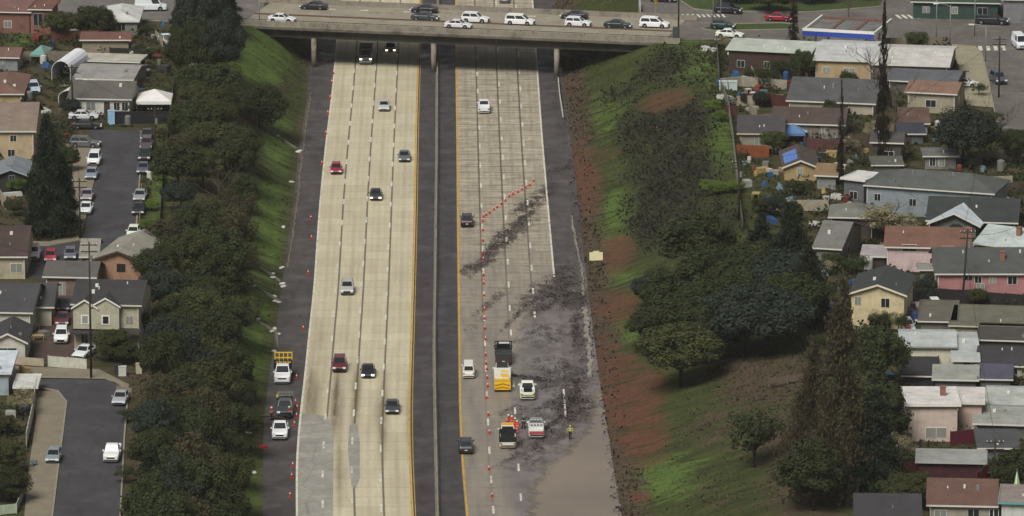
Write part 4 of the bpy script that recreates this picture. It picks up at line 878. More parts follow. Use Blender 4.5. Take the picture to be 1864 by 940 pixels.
H('house', 1428, 1486, 330, 304, 290, '#a98b3f', '#54463a', 'gy', 'small mustard house with a blue tarp over half its roof', 0, D=11, win=[(1.9, .8, .8, 1.2)], extra=tarp('#5577b5', .0, .42, .1, .75, .03), vents=0, pitch=22)
H('garage', 1487, 1521, 344, 318, 298, '#7f807c', '#8a6a35', 'gx', 'grey walled garage with ochre roof beside the mustard house', .04, cat='garage', vents=0)
H('carport', 1536, 1572, 372, 326, 312, '#5d6266', '#cfcfca', 'flat', 'narrow porch with bright white top left of the blue grey house', .12, cat='building', vents=0)
H('house', 1577, 1806, 388, 338, 306, '#7e8c90', '#555a55', 'hip', 'large blue grey house with wide slate green roof', .07, win=[(1.2, 2.0, .9, 1.0), (1.0, .3, .8, .8), (6.5, 1.6, 1, 1), (9.5, 1.6, 1, 1)], vents=4)
H('shed', 1590, 1640, 320, 306, 292, '#6c6b5a', '#5f6153', 'flat', 'low mossy shed roof right behind the blue grey house', .0, cat='shed')
H('garage', 1684, 1740, 308, 285, 272, '#77766d', '#6d6e69', 'flat', 'grey garage with three arched openings below the big dark tree', .0, cat='garage', win=[(.7, .5, .8, 1.2), (2.1, .5, .8, 1.2)])
H('house', 1512, 1588, 432, 396, 370, '#4e3e38', '#73766a', 'hip', 'brown walled house with olive grey hip roof and two white vents', .02)
H('house', 1484, 1528, 486, 450, 402, '#75736a', '#73736a', 'gx', 'grey porch house under the olive hip roofed one', .06, pitch=16)
H('house', 1690, 1848, 424, 400, 358, '#5a3a33', '#393f3d', 'gx', 'house with near black roof and red brown wall', .03, vents=2)
H('shed', 1700, 1776, 428, 402, 376, '#66735f', '#b4c4cc', 'gy', 'green gabled shed with pale blue white roof sheets', .06, D=7, cat='shed', vents=0, oh=.9, pitch=24)
H('house', 1778, 1890, 462, 442, 408, '#66704f', '#a9b8b5', 'gx', 'green walled house under a patchy pale roof at the right edge', .12, chimney=(.55, .3))
H('house', 1614, 1762, 494, 448, 413, '#c9aca6', '#7c4e38', 'gx', 'pale pink house with rust brown roof', .02, win=[(2.2, 3.0, 1.9, .9), (7.6, 2.8, 1.8, 1.0), (6.1, .2, 1.2, 1.8), (8.6, .2, 1.2, 1.4)], vents=1)
H('lean_to', 1571, 1612, 486, 470, 453, '#4a3531', '#a79a9b', 'shed', 'lean-to with pinkish grey roof left of the pale pink house', .03, cat='building', vents=0)
H('house', 1706, 1900, 538, 497, 452, '#b06d6c', '#4f534f', 'gx', 'salmon pink house with dark grey green roof', .0, win=[(3.7, 2.2, 1.1, 1), (5.2, 1.8, .9, .9), (7.2, 1.7, .9, .9), (9.8, 1.6, 1.2, 1.1), (5.5, .1, 1.0, 1.6)], vents=3, chimney=(.62, .25))
H('shed', 1676, 1704, 512, 500, 492, '#76786a', '#8f9284', 'flat', 'little greenish shed between the two pink houses', 0, cat='shed', vents=0, win=[])
H('house', 1549, 1645, 596, 533, 513, '#c9b57a', '#3c4441', 'gy', 'yellow two storey house with dark green gabled roof', .04, D=11, win=[(4.1, 3.0, 1.1, 1.2), (.5, 3.2, .8, 1.1), (2.6, .2, 1.1, 1.2), (4.4, .2, 1.1, 1.1)], trim='#cfc8b0', pitch=19)
H('shed', 1676, 1738, 606, 600, 566, '#6e6c5a', '#66614f', 'flat', 'small olive roofed shed beside the packed old cars', .02, cat='shed', vents=1, win=[])
H('long_building', 1732, 1900, 614, 600, 566, '#a39c82', '#6c6a52', 'flat', 'long flat olive roofed building with a white edge', .03, cat='building', trim='#b9b59b')
H('house', 1642, 1736, 672, 630, 606, '#c6c0a0', '#a9b2ae', 'gx', 'cream house with pale metal roof right behind the tall trees', .01, pitch=10, win=[], vents=1, trim='#8f948d')
H('house', 1737, 1778, 684, 656, 608, '#c3b996', '#a9b2ae', 'gx', 'cream wing with arched window and deep pale roof', .01, pitch=8, D=15, win=[(1.2, .3, .9, 1.5)], vents=1)
H('long_building', 1782, 1900, 640, 628, 602, '#55514a', '#4d4944', 'flat', 'long grey brown roof behind the ivory row', .03, cat='building')
H('house', 1780, 1900, 684, 662, 632, '#aeab86', '#3d3b40', 'gx', 'ivory house with charcoal roof and a row of small dark windows', .04, win=[(.8, .5, .8, .7), (3.0, .4, .8, .7), (4.4, .4, .8, .7)], vents=3)
H('shed', 1784, 1838, 712, 702, 676, '#6a6a72', '#55536a', 'flat', 'shed topped with blue violet panels', .02, cat='shed', vents=0, win=[])
H('shed', 1646, 1700, 706, 700, 668, '#35353a', '#38363b', 'flat', 'shed with black flat roof below the cream house', .02, cat='shed', vents=0, win=[])
H('shed', 1702, 1776, 712, 694, 672, '#5f5c60', '#93978a', 'shed', 'shed with curved pale green roof right of the black one', .02, cat='shed', vents=0)
H('house', 1652, 1742, 804, 738, 711, '#c3ac99', '#cfcac4', 'flat', 'peach two storey house with white flat roof', .0, win=[(2.3, .6, 2.6, 1.2)], chimney=(.75, .55), trim='#dcd8cc', vents=0)
H('house', 1744, 1786, 790, 734, 711, '#b99c88', '#cdc6c0', 'flat', 'peach annexe with white flat roof joined to the two storey house', .02, win=[], vents=1)
H('house', 1800, 1900, 760, 742, 712, '#7c7f77', '#a5aca2', 'gx', 'house with mottled pale green roof at the right edge', .02, pitch=12)
H('house', 1776, 1900, 798, 770, 742, '#5f605c', '#8f9389', 'gx', 'porch house with weathered grey green roof and white post', .03, pitch=12)
H('shed', 1784, 1850, 838, 828, 800, '#5f6462', '#4b4e50', 'shed', 'low dark grey roof in front of the porch house', .0, cat='shed', win=[], vents=1)
H('long_building', 1672, 1790, 872, 840, 822, '#4c2429', '#8f938b', 'shed', 'long maroon shed under a pale corrugated roof', .02, cat='shed', win=[], vents=0, trim='#a9aca2')
H('house', 1692, 1810, 958, 917, 874, '#9a917a', '#6f4a3a', 'gx', 'beige house with red brown roof in the lower right corner', .02, win=[(.6, .7, 1.4, 1.3), (4.6, 1.0, 1.3, 1.2), (7.2, 1.0, 1.0, 1.2)], vents=4)
H('house', 1560, 1672, 990, 946, 902, '#a4a69c', '#3f3d40', 'gx', 'house with plain charcoal roof at the bottom edge', .01, vents=1, trim='#b7b7ae')
H('kiosk', 1822, 1900, 990, 915, 890, '#b9bdb4', '#8f8078', 'flat', 'white kiosk with teal edge in the bottom right corner', .03, cat='building', trim='#4fa0a0', win=[], vents=3)
# ---- top right
H('green_building', 1662, 1816, 34, 4, -22, '#2d4a40', '#34503f', 'flat', 'dark green building beyond the boulevard', .02, cat='building', vents=0)
H('grey_building', 1826, 1930, 42, 0, -30, '#77777a', '#7f7f80', 'flat', 'plain grey walled building at the top right corner', .02, cat='building', vents=0, win=[])
def canopy():
    A, B = U(1464, 111, ZP), U(1588, 118, ZP); W = (B - A).length; ang = math.atan2(B.y - A.y, B.x - A.x)
    r = thing('station_canopy', A, ang, 'open service station canopy with white rim and blue front band', 'canopy'); h = 4.6; D = 13.0
    g = MB(); g.box(0, W, 0, D, h, h + .25); g.build('canopy_deck', mat('canopy_deck', '#6f6f6d', .8, .2, .4, dirt=lin('#4a443f')), r)
    g = MB(); g.box(-.3, W + .3, -.3, 0, h + .1, h + .95); g.box(-.3, 0, 0, D, h + .1, h + .75); g.box(W, W + .3, 0, D, h + .1, h + .75); g.build('rim', WHITEP, r)
    g = MB(); g.box(-.3, W + .3, -.34, -.302, h - .3, h + .5); g.build('front_band', mat('blue_band', '#2d4391', .4, .05), r)
    g = MB(); g.box(.3, W - .3, D - 1.2, D - .4, h + .25, h + .6); g.box(W*.3, W*.35, 1, D - 1, h + .25, h + .4); g.box(W*.65, W*.7, 1, D - 1, h + .25, h + .4); g.build('roof_duct', mat('brown_duct', '#6b5047', .8, .1), r)
    for x in (W * .12, W * .88):
        for y in (2, D - 2): c = MB(); c.tube([(x, y, 0), (x, y, h)], .2, 8); c.build('column', WHITEP, r)
    for x in (W * .3, W * .7):
        p = MB(); p.box(x - .5, x + .5, 3, 3.8, 0, 1.9); p.box(x - .6, x + .6, 2.6, 4.2, 0, .15); p.build('fuel_pump', mat('pump_grey', '#9a9da0', .5, .1), r)
canopy()
# ---- left bank
H('brick_building', 56, 92, 62, 18, 0, '#8d5642', '#7d4838', 'flat', 'orange brick building with tall white window at the top left', .02, cat='building', win=[(.5, 1.5, 1.6, 2.0)], trim='#c9c9c3')
H('brick_building', -30, 54, 60, 22, 0, '#80503f', '#86564a', 'flat', 'low red brick wing at the top left corner', .02, cat='building')
H('house', 186, 250, 66, 40, 2, '#7c7d74', '#c4c8c2', 'hip', 'house with large white hipped roof by the approach road', .0, vents=2)
H('shed', 208, 234, 62, 52, 43, '#c98a4a', '#cfc8bc', 'flat', 'tiny shed with white top and orange side', 0, cat='shed', vents=0, win=[])
H('house', 150, 234, 102, 73, 60, '#8f7f62', '#7a4a3a', 'shed', 'plain tan building under a narrow rust red roof', .0, win=[], cat='building', vents=1)
H('carport', 134, 252, 128, 121, 108, '#3a3630', '#b3ad98', 'flat', 'long narrow pale carport roof above a dark opening', .03, cat='carport', vents=0, win=[])
H('house', 138, 240, 160, 148, 122, '#8b8880', '#8f8c86', 'gx', 'rear house with light grey roof behind the white porch house', .03, pitch=10)
H('house', 128, 236, 208, 178, 146, '#c2bfb4', '#5f5b52', 'gx', 'white house with taupe roof and a porch facing the dark cars', .02, win=[(.5, .8, 1.3, 1.2), (2.6, .8, 1.4, 1.2), (7.0, .8, .9, 1.2), (8.3, .8, .9, 1.2)], door=5.4)
H('house', -30, 32, 128, 103, 86, '#7f8483', '#7a5244', 'gx', 'house with dull red roof and grey wall at the left edge', .02)
H('house', -30, 40, 192, 172, 124, '#ab9450', '#7d5440', 'hip', 'house with broad red brown hip roof and yellow walls', .0)
H('house', -40, 62, 290, 238, 186, '#b59a6a', '#85705c', 'gx', 'tall tan house with sand coloured roof at the left edge', .0, win=[(5.0, 2.8, .9, .9), (2.0, 2.8, 1, 1), (4.6, .5, 1, 1)])
H('house', -6, 47, 352, 318, 298, '#35332f', '#76828a', 'gy', 'dark gabled house with blue grey roof beside the big conifer', .0, D=9, win=[(1.9, 1.8, .8, .9)], trim='#8d979b')
H('house', -40, 46, 508, 466, 412, '#a89f75', '#4d3b34', 'gx', 'cream house with dark brown roof at the left edge', .0, win=[(4.6, 1.0, 1.6, 1.2)])
H('house', 177, 256, 518, 470, 455, '#a3744f', '#8f8b79', 'gy', 'orange house with pale gabled roof at the end of the street', .05, D=13, win=[(2.9, 2.0, 1.2, 1.1)], oh=.6, trim='#4c3a2e')
H('house', 150, 176, 500, 466, 436, '#8b6a50', '#8f8b79', 'gx', 'narrow wing of the orange house with pale roof', .0, win=[(.6, 1, .8, 1)], vents=0)
H('garage', 84, 172, 538, 502, 476, '#7d6350', '#5c5852', 'gx', 'brown garage with grey roof and green door', .02, cat='garage', win=[(1.9, .1, .8, 1.8)], vents=0)
H('house', 136, 254, 636, 552, 510, '#aaa682', '#3d3c3e', 'gx', 'cream two storey house with charcoal roof and twin gables', .02, win=[(.8, 3.8, .7, 1.0), (4.2, 3.7, .9, 1.1), (7.0, 3.7, .9, 1.0), (.9, .9, .9, 1.6), (6.8, 1.1, .9, 1.1)], trim='#c0bda8', vents=5)
def porch(root, W, D, h):
    g = MB(); g.prism([(0, 2.9), (0, 3.05), (-1.6, 2.6), (-1.6, 2.45)], -.3, W + .3, 'x'); g.build('porch_roof', roofm('#3d3a3a'), root)
    for x0, w_, hh in ((0, 3.2, h + .0), (2.6, 3.6, h + .3)):
        g = MB(); g.prism([(x0, 3.06), (x0 + w_, 3.06), (x0 + w_, hh - .5), (x0 + w_/2, hh + .55), (x0, hh - .5)], -.9 - x0*.02, -.01, 'y'); g.build('bay_wall', wallm('#aaa682'), root)
        g = MB(); o = .25; m = hh + .55; g.prism([(x0 - o, hh - .62), (x0 + w_/2, m + .02), (x0 + w_ + o, hh - .62), (x0 + w_ + o, hh - .44), (x0 + w_/2, m + .2), (x0 - o, hh - .44)], -1.15, 2.5, 'y'); g.build('gable_roof', roofm('#3d3c3e'), root)
        g = MB(); g.prism([(x0 - o, hh - .66), (x0 + w_/2, m - .02), (x0 + w_ + o, hh - .66), (x0 + w_ + o, hh - .42), (x0 + w_/2, m + .22), (x0 - o, hh - .42)], -1.2, -1.152, 'y'); g.build('gable_board', WHITEP, root)
        f = MB(); f.box(x0 + w_/2 - .55, x0 + w_/2 + .55, -.98 - x0*.02, -.905 - x0*.02, 3.7, 5.0); wo = f.build('window', WHITEP, root); f = MB(); f.box(x0 + w_/2 - .38, x0 + w_/2 + .38, -1.0 - x0*.02, -.982 - x0*.02, 3.85, 4.85); f.build('pane', GLASS, wo)
for o in [o for o in COL.objects if o.get('label', '').startswith('cream two storey')]: porch(o, (U(254, 636, ZP) - U(136, 636, ZP)).length, 8, 6.4)
H('house', -40, 56, 608, 566, 516, '#b3b09c', '#47474a', 'gx', 'white walled house with big charcoal roof at the left edge', .02, vents=3, win=[(3.5, 1.0, 1.2, 1.1)])
H('house', 58, 94, 594, 558, 518, '#a39e86', '#4a4a4c', 'gx', 'cream end wing beside the shared driveway', .0, vents=1, win=[], pitch=15)
H('house', -16, 46, 662, 622, 600, '#c0bca8', '#403f42', 'gy', 'small white gabled house with patterned gable above the lower street', .0, D=9, win=[(1.0, 1.0, 2.4, 1.1)], pitch=26)
H('garage', -30, 16, 720, 680, 645, '#8fa2a8', '#c2d0dc', 'flat', 'white and pale blue garage at the left edge', 0, cat='garage', win=[])
H('shed', 30, 64, 728, 716, 697, '#6b4a3f', '#c9c8bf', 'flat', 'tiny shed with white flat top at the corner of the lower street', 0, cat='shed', win=[], vents=0)
# ---- tents and tarps
def tent(xl, xr, yb, h, D, col, label, kind='peak', legs=True, ang=0):
    A, B = U(xl, yb, ZP), U(xr, yb, ZP); W = (B - A).length; r = thing('canopy_tent', A, R_(ang), label, 'tent'); m = mat('canvas_' + col.strip('#'), col, .7, .08, .8); g = MB()
    if kind == 'peak': g.add([(0,0,h*.6),(W,0,h*.6),(W,D,h*.6),(0,D,h*.6),(W/2,D/2,h),(0,0,h*.45),(W,0,h*.45),(W,D,h*.45),(0,D,h*.45)], [(0,1,4),(1,2,4),(2,3,4),(3,0,4),(5,6,1,0),(6,7,2,1),(7,8,3,2),(8,5,0,3)])
    elif kind == 'arch':
        pr = [(W/2 - W/2 * math.cos(a), h*.55 + h*.45 * math.sin(a)) for a in np.linspace(0, math.pi, 9)]; pr = [(0, .5)] + pr + [(W, .5)]; pi = [(W/2 + (x - W/2) * .97, z - .06) for x, z in reversed(pr)]; g.prism(pr + pi, 0, D, 'y')
    g.build('cover', m, r)
    for x in (.08, W - .08):
        for y in (.08, D - .08): p = MB(); p.box(x - .04, x + .04, y - .04, y + .04, 0, h * (.6 if kind == 'peak' else .55)); p.build('pole', STEEL, r)
tent(248, 312, 208, 3.4, 6.5, '#d8d6d2', 'large white peaked tent behind the dark fence', 'peak')
tent(94, 130, 150, 3.6, 11, '#d9dce2', 'white arched shelter beside the long carport', 'arch', ang=-12)
tent(106, 162, 192, 2.6, 9, '#cfcfc6', 'off white arched tarp left of the white porch house', 'arch', ang=-14)
tent(54, 82, 116, 2.6, 6, '#6f948c', 'teal and grey peaked tent in the upper left yard', 'peak', ang=-10)
tent(1424, 1466, 262, 2.7, 4, '#5878a0', 'blue peaked canopy over the red shed', 'peak')
# ------------------------------------------------------------------ fences, walls, rails
def fence(pts, h, col, label, name='fence', z=None, wd=.06, post=2.4, cat='fence', rail=False):
    P = [(U(x, y, ZP) if z is None else (G(x, y) if z == 'g' else U(x, y, z))) for x, y in pts]; m = mat('fence_' + col.strip('#'), col, .9, .2, 1.0, streak=(6, 6, .5))
    o0 = P[0].copy(); root = thing(name, o0, 0, label, cat)
    pan = MB(); pm = MB()
    for a, b in zip(P, P[1:]):
        L = (b - a).length; n = max(1, int(L / post)); d = (b - a).normalized(); q = Vector((-d.y, d.x, 0)).normalized() * wd / 2
        for i in range(n):
            s, e = a.lerp(b, i / n) - o0, a.lerp(b, (i + 1) / n) - o0
            hh = h * random.uniform(.96, 1.03) if not rail else h
            zs = [(0.05, hh)] if not rail else [(h * .55, h)]
            for z0, z1 in zs:
                u0, u1 = Vector((0, 0, z0)), Vector((0, 0, z1)); vs = [s+q+u0, e+q+u0, e-q+u0, s-q+u0, s+q+u1, e+q+u1, e-q+u1, s-q+u1]; pan.add(vs, [(0,3,2,1),(4,5,6,7),(0,1,5,4),(1,2,6,5),(2,3,7,6),(3,0,4,7)])
            pm = MB(); pm.box(s.x - .06, s.x + .06, s.y - .06, s.y + .06, s.z - .3, s.z + h + .08); pm.build('post', m, root)
    pan.build('panel', m, root); return root
F = fence
F([(1304, 84), (1309, 150)], 1.8, '#5f5c52', 'grey fence from the boulevard down to the twin white boxes')
F([(1312, 166), (1325, 200), (1334, 260), (1343, 345)], 1.9, '#77766a', 'weathered fence along the top of the green slope')
F([(1343, 345), (1346, 380), (1352, 420)], 1.8, '#5b564c', 'grey brown fence beyond the bright green bushes')
F([(1312, 162), (1350, 158), (1432, 164)], 1.7, '#8f8b7c', 'pale topped fence in front of the long brown building')
F([(1358, 192), (1432, 196)], 2.0, '#4a2723', 'dark red fence above the chocolate roof')
F([(1340, 286), (1400, 288)], 1.9, '#7c4527', 'orange brown board fence beside the charcoal roofed house')
F([(1322, 212), (1342, 214), (1346, 280)], 1.8, '#4a2b27', 'dark brown fence at the side of the charcoal roofed house')
F([(1468, 274), (1560, 280)], 2.0, '#553635', 'reddish fence behind the mustard house')
F([(1648, 552), (1760, 556), (1900, 568)], 2.2, '#272423', 'black fence below the salmon pink house')
F([(1400, 700), (1500, 690)], .9, '#6a5f50', 'low broken fence in the scrub under the dark oaks')
F([(1600, 800), (1660, 806)], 1.2, '#77705f', 'low pale fence beside the blossoming shrub')
F([(1630, 868), (1672, 862)], 1.7, '#56272a', 'maroon picket fence left of the maroon shed')
F([(1730, 812), (1780, 806)], 1.9, '#571f28', 'dark crimson fence in front of the peach house')
F([(1778, 884), (1806, 864)], 1.6, '#6b2526', 'red fence right of the maroon shed')
F([(206, 226), (308, 226)], 2.0, '#1d1f22', 'black fence in front of the large white tent', post=3)
F([(318, 150), (311, 200), (304, 260), (297, 330), (290, 420)], 1.5, '#58584e', 'wire fence at the edge of the left tree belt', wd=.03)
F([(258, 345), (253, 425)], .8, '#9a8770', 'low tan wall behind the cars parked by the grass')
F([(0, 662), (80, 668)], 1.1, '#a69a84', 'pale low wall in front of the small gabled house')
F([(88, 668), (158, 674)], 1.5, '#b6b6a8', 'white metal gate across the shared driveway', name='gate', cat='gate')
F([(212, 712), (240, 716)], .7, '#77705e', 'low wall at the foot of the lower left tree belt')
F([(67, 706), (60, 760), (48, 815)], 1.9, '#c4c2b5', 'white board fence along the tan pavement')
F([(0, 938), (30, 935), (42, 905)], 1.2, '#a8b39a', 'pale green fence round the bottom left garden')
F([(200, 104), (260, 106)], 1.6, '#2e2b28', 'dark fence under the tan building')
F([(1016, 150), (1019, 180), (1025, 219)], .8, '#bcbcae', 'pale guard rail on the right shoulder near the overpass', 'guard_rail', z=.03, rail=True, cat='guard rail', wd=.12)
F([(1164, 12), (1166, 24)], 1.5, '#cfcfc8', 'short white end rail by the overpass corner', 'end_rail', cat='rail')




def ribbon(pts, w0, w1, h, col, label, seed):
    rd = random.Random(seed); P = [U(x, y, .03) for x, y in pts]; Q = []
    for a, b in zip(P, P[1:]):
        n = max(2, int((b - a).length / .8)); Q += [a.lerp(b, i / n) for i in range(n)]
    vs = []
    for q in Q:
        a, b, hh, sx = rd.uniform(w0, w1), rd.uniform(w0, w1), rd.uniform(.2, 1) * h, rd.uniform(-.15, .15); vs += [(q.x - a + sx, q.y, .03), (q.x - a*.6 + sx, q.y, .03 + hh), (q.x + b*.6 + sx, q.y, .03 + hh), (q.x + b + sx, q.y, .03)]
    mb = MB(); mb.add(vs, [(4*i+k, 4*i+k+1, 4*i+k+5, 4*i+k+4) for i in range(len(Q)-1) for k in range(3)] + [(0,1,2,3), tuple(4*(len(Q)-1)+k for k in range(4))])
    tag(mb.build('kerb_edge', mat('kerb_' + col.strip('#'), col, .95, .25, .8, dirt=lin('#3c3630'))), label, 'kerb')
ribbon([(1041, 395), (1048, 440), (1055, 470), (1061, 505), (1062, 542)], .08, .3, .3, '#807b6e', 'broken pale kerb below the upper red slips', 1)
ribbon([(1066, 560), (1069, 600), (1074, 640), (1075, 690)], .1, .6, .35, '#8a857a', 'debris covered kerb beside the flood water', 2)
ribbon([(566, 170), (552, 270), (541, 370), (532, 440), (524, 490)], .1, .22, .2, '#6f6556', 'thin pale kerb along the left shoulder', 3)
# ------------------------------------------------------------------ poles and lamps
def pole(px, py, h, label, kind='utility', lean=0, z=ZP, rz=0, col=None, zz=None):
    p = U(px, py, z) if zz is None else zz; nm = {'utility': 'utility_pole', 'lamp': 'street_lamp', 'signal': 'traffic_signal'}[kind]
    r = thing(nm, p, rz, label, {'utility': 'utility pole', 'lamp': 'street lamp', 'signal': 'traffic signal'}[kind])
    m = mat('pole_wood', '#332b25', .9, .15, 1) if kind == 'utility' else STEEL; rad = .16 if kind == 'utility' else .1
    g = MB(); g.tube([(0, 0, 0), (lean * .5, 0, h * .5), (lean, 0, h)], [rad, rad * .8, rad * .6], 8); g.build('pole', m, r, True)
    if kind == 'utility':
        for q in (.5, 1.4): g = MB(); g.box(lean - 1.1, lean + 1.1, -.06, .06, h - q, h - q + .14); g.build('crossarm', m, r)
        g = MB(); g.tube([(lean + .25, -.2, h - 2.6), (lean + .25, -.2, h - 1.8)], .2, 8); g.build('transformer', STEEL, r)
        for x in (-1, -.5, .5, 1): g = MB(); g.tube([(lean + x, 0, h - .36), (lean + x, 0, h - .2)], .05, 6); g.build('insulator', WHITEP, r)
    elif kind == 'lamp':
        g = MB(); g.tube([(0, 0, h - .4), (.8, 0, h + .1), (2.2, 0, h + .2)], .06, 6); g.build('arm', STEEL, r); g = MB(); g.box(2.0, 2.9, -.16, .16, h + .1, h + .26); g.build('lamp_head', WHITEP, r)
    else:
        g = MB(); g.box(-.2, .2, -.2, .2, h - 1.2, h - .1); hd = g.build('signal_head', mat('signal_yellow', '#a98b2a', .6, .1), r)
        for i, c in enumerate(('#551515', '#5a4a14', '#16552a')):
            l = MB(); l.tube([(0, -.24, h - .3 - .35 * i), (0, -.2, h - .3 - .35 * i)], .12, 10); l.build('lens', mat('lens_' + c[1:], c, .3, .05), hd)
    return r
pole(1235, 74, 12, 'dark pole at the right corner of the overpass', 'utility'); pole(1752, 548, 10.2, 'dark wooden pole in front of the salmon pink house', 'utility', lean=.6)
pole(166, 690, 18.5, 'very tall grey pole beside the cream gabled house', 'utility'); pole(146, 436, 9, 'wooden pole at the corner of the upper left street', 'utility')
pole(132, 214, 8.5, 'dark pole by the white porch house', 'utility'); pole(283, 300, 9, 'thin pole on the green verge by the parked cars', 'utility')
pole(1818, 178, 10, 'dark pole at the kerb of the side street', 'utility'); pole(1794, 112, 6, 'thin pole at the pavement corner', 'lamp', rz=3.1)
pole(1774, 66, 9, 'pale signal pole on the boulevard', 'signal'); pole(1298, 42, 8, 'grey signal pole beside the zebra crossing', 'signal')
pole(1312, 46, 7, 'street lamp on the traffic island', 'lamp'); pole(1704, 84, 9, 'thin street lamp behind the white roof', 'lamp', rz=0); pole(1729, 84, 7, 'second thin street lamp right of the white roof', 'lamp', rz=3.1)
pole(472, 38, 4, 'short post at the left end of the overpass', 'lamp', rz=3); pole(1345, 400, 9, 'bare pole rising by the weathered fence', 'utility'); pole(1532, 342, 8, 'pole between the mustard house and the white porch', 'utility')
pole(1810, 900, 7, 'pole beside the white kiosk', 'utility'); pole(1194, 50, 5, 'yellow signal behind the white minivan', 'signal')
# wires
def wire(a, b, label, sag=.8):
    A, B = Vector(a), Vector(b); m = MB(); m.tube([A.lerp(B, t) - Vector((0, 0, sag * 4 * t * (1 - t))) for t in np.linspace(0, 1, 9)], .025, 4); tag(m.build('overhead_wire', mat('wire_black', '#1b1b1b', .7, .05)), label, 'wire')
pt = lambda x, y, h: U(x, y, ZP) + Vector((0, 0, h))
wire(pt(166, 690, 18), pt(146, 436, 8.7), 'wire from the tall grey pole to the pole behind it'); wire(pt(146, 436, 8.7), pt(132, 214, 8.2), 'wire over the upper left street')
wire(pt(1752, 548, 9.8) + Vector((.6,0,0)), pt(1532, 342, 7.7), 'wire over the pink house roofs'); wire(pt(1345, 400, 8.7), pt(1532, 342, 7.7), 'wire over the mustard house')
wire(pt(1235, 74, 11.5), pt(1704, 84, 8.5), 'wire along the boulevard'); wire(pt(1818, 178, 9.6), pt(1752, 548, 9.8), 'wire along the side street')
# ------------------------------------------------------------------ small things
def simple(name, mb, m, loc, rz, label, cat, group=None, smooth=False):
    o = mb.build(name, m, None, smooth); o.location = loc; o.rotation_euler = (0, 0, rz); return tag(o, label, cat, group)
sg = thing('road_sign', G(1085, 490), .1, 'blank cream sign board with raised top on two posts by the red earth', 'sign')
g = MB(); g.box(-.98, .98, -.05, .05, 1.3, 2.5); g.box(-.45, .45, -.05, .05, 2.5, 2.7); g.build('board', mat('sign_cream', '#e2dbb0', .6, .1, 1.5), sg)
for x in (-.8, .8): g = MB(); g.box(x - .06, x + .06, .06, .16, -.3, 2.6); g.build('post', WOOD, sg)
# drain lines and sandbags on the left slope
BAG = mat('sandbag', '#b9b8ae', .9, .15, 3)
def bag_mesh():
    me = bpy.data.meshes.new('sandbag'); bm = bmesh.new(); bmesh.ops.create_icosphere(bm, subdivisions=2, radius=1)
    for v in bm.verts: v.co = Vector((math.copysign(abs(v.co.x) ** .7, v.co.x) * .42, math.copysign(abs(v.co.y) ** .7, v.co.y) * .26, v.co.z * .16))
    bm.to_mesh(me); bm.free(); me.materials.append(BAG); me.polygons.foreach_set('use_smooth', [True] * len(me.polygons)); return me
bmsh = bag_mesh(); random.seed(5)
def tri(px, py): return G(px, py)
for i, L in enumerate([[(478, 232), (500, 247), (520, 258), (545, 274)], [(472, 488), (492, 500), (515, 516)], [(464, 522), (490, 538), (512, 551)], [(466, 585), (485, 596), (503, 606), (507, 640)]]):
    P = [G(*q) for q in L]; Q = []
    for a, b in zip(P, P[1:]):
        for k in range(6):
            v = a.lerp(b, k / 6); v.z = float(ter(v.x, v.y)) + .1; Q.append(v)
    mb = MB(); mb.tube(Q, .24, 6); tag(mb.build('straw_wattle', mat('wattle_grey', '#66665e', .95, .25, 2)), ['grey wattle across the upper left slope below the round trees', 'grey wattle highest of the three on the lower left slope', 'grey wattle in the middle of the three lower ones', 'grey wattle lowest on the left slope with a bend at the shoulder'][i], 'wattle', 'erosion wattles on the left slope')
for x, y in [(504,249),(546,276),(543,278),(531,333),(516,415),(513,489),(496,500),(497,507),(514,518),(516,523),(464,522),(500,541),(500,550),(508,552),(468,583),(500,600),(496,605),(508,610),(499,641),(458,782),(452,789),(463,862)]:
    p = G(x, y); o = link('sandbag', bmsh); o.location = p + Vector((0, 0, .12)); o.rotation_euler = (random.uniform(-.2,.2), random.uniform(-.2,.2), random.uniform(0, 3)); o.scale = (1.15,) * 3
    tag(o, 'pale sandbag lying on the grass of the left slope', 'sandbag', 'sandbags on the left slope')
g = MB(); g.box(-.55, .55, -.15, .15, 0, .3); g.box(-.2, .4, -.2, .1, .28, .42); simple('red_bundle', g, mat('red_plastic', '#c5302a', .5, .1), G(480, 816), -.5, 'bright red bundle on the grass at the foot of the left slope', 'bundle')
g = MB(); g.tube([(0, 0, .1), (1.6, -1.0, .3), (3.4, -2.6, .4), (4.2, -4, .15)], [.16, .14, .1, .05], 6); g.tube([(1.6,-1,.3),(2.5,-.2,.8),(3.1,.6,.9)],[.07,.05,.02],5); simple('fallen_branch', g, WOOD, G(470, 758), .0, 'fallen bare branch beside the trucks on the left shoulder', 'branch')
def boxthing(name, x, y, w_, d_, h_, col, label, cat, rz=0, lid=True, group=None):
    r = thing(name, U(x, y, ZP), rz, label, cat, group); g = MB(); g.box(-w_/2, w_/2, -d_/2, d_/2, 0, h_); g.build('body', mat('paintbox_' + col.strip('#'), col, .6, .12, 1), r)
    if lid: g = MB(); g.box(-w_/2 - .04, w_/2 + .04, -d_/2 - .04, d_/2 + .04, h_, h_ + .08); g.build('lid', mat('paintbox_' + col.strip('#'), col, .6, .12, 1), r)
boxthing('storage_box', 1317, 164, 1.45, 1.3, 1.4, '#b2c0ba', 'left one of two pale green storage boxes at the slope fence', 'box'); boxthing('storage_box', 1334, 164, 1.35, 1.3, 1.4, '#b2c0ba', 'right one of two pale green storage boxes at the slope fence', 'box')
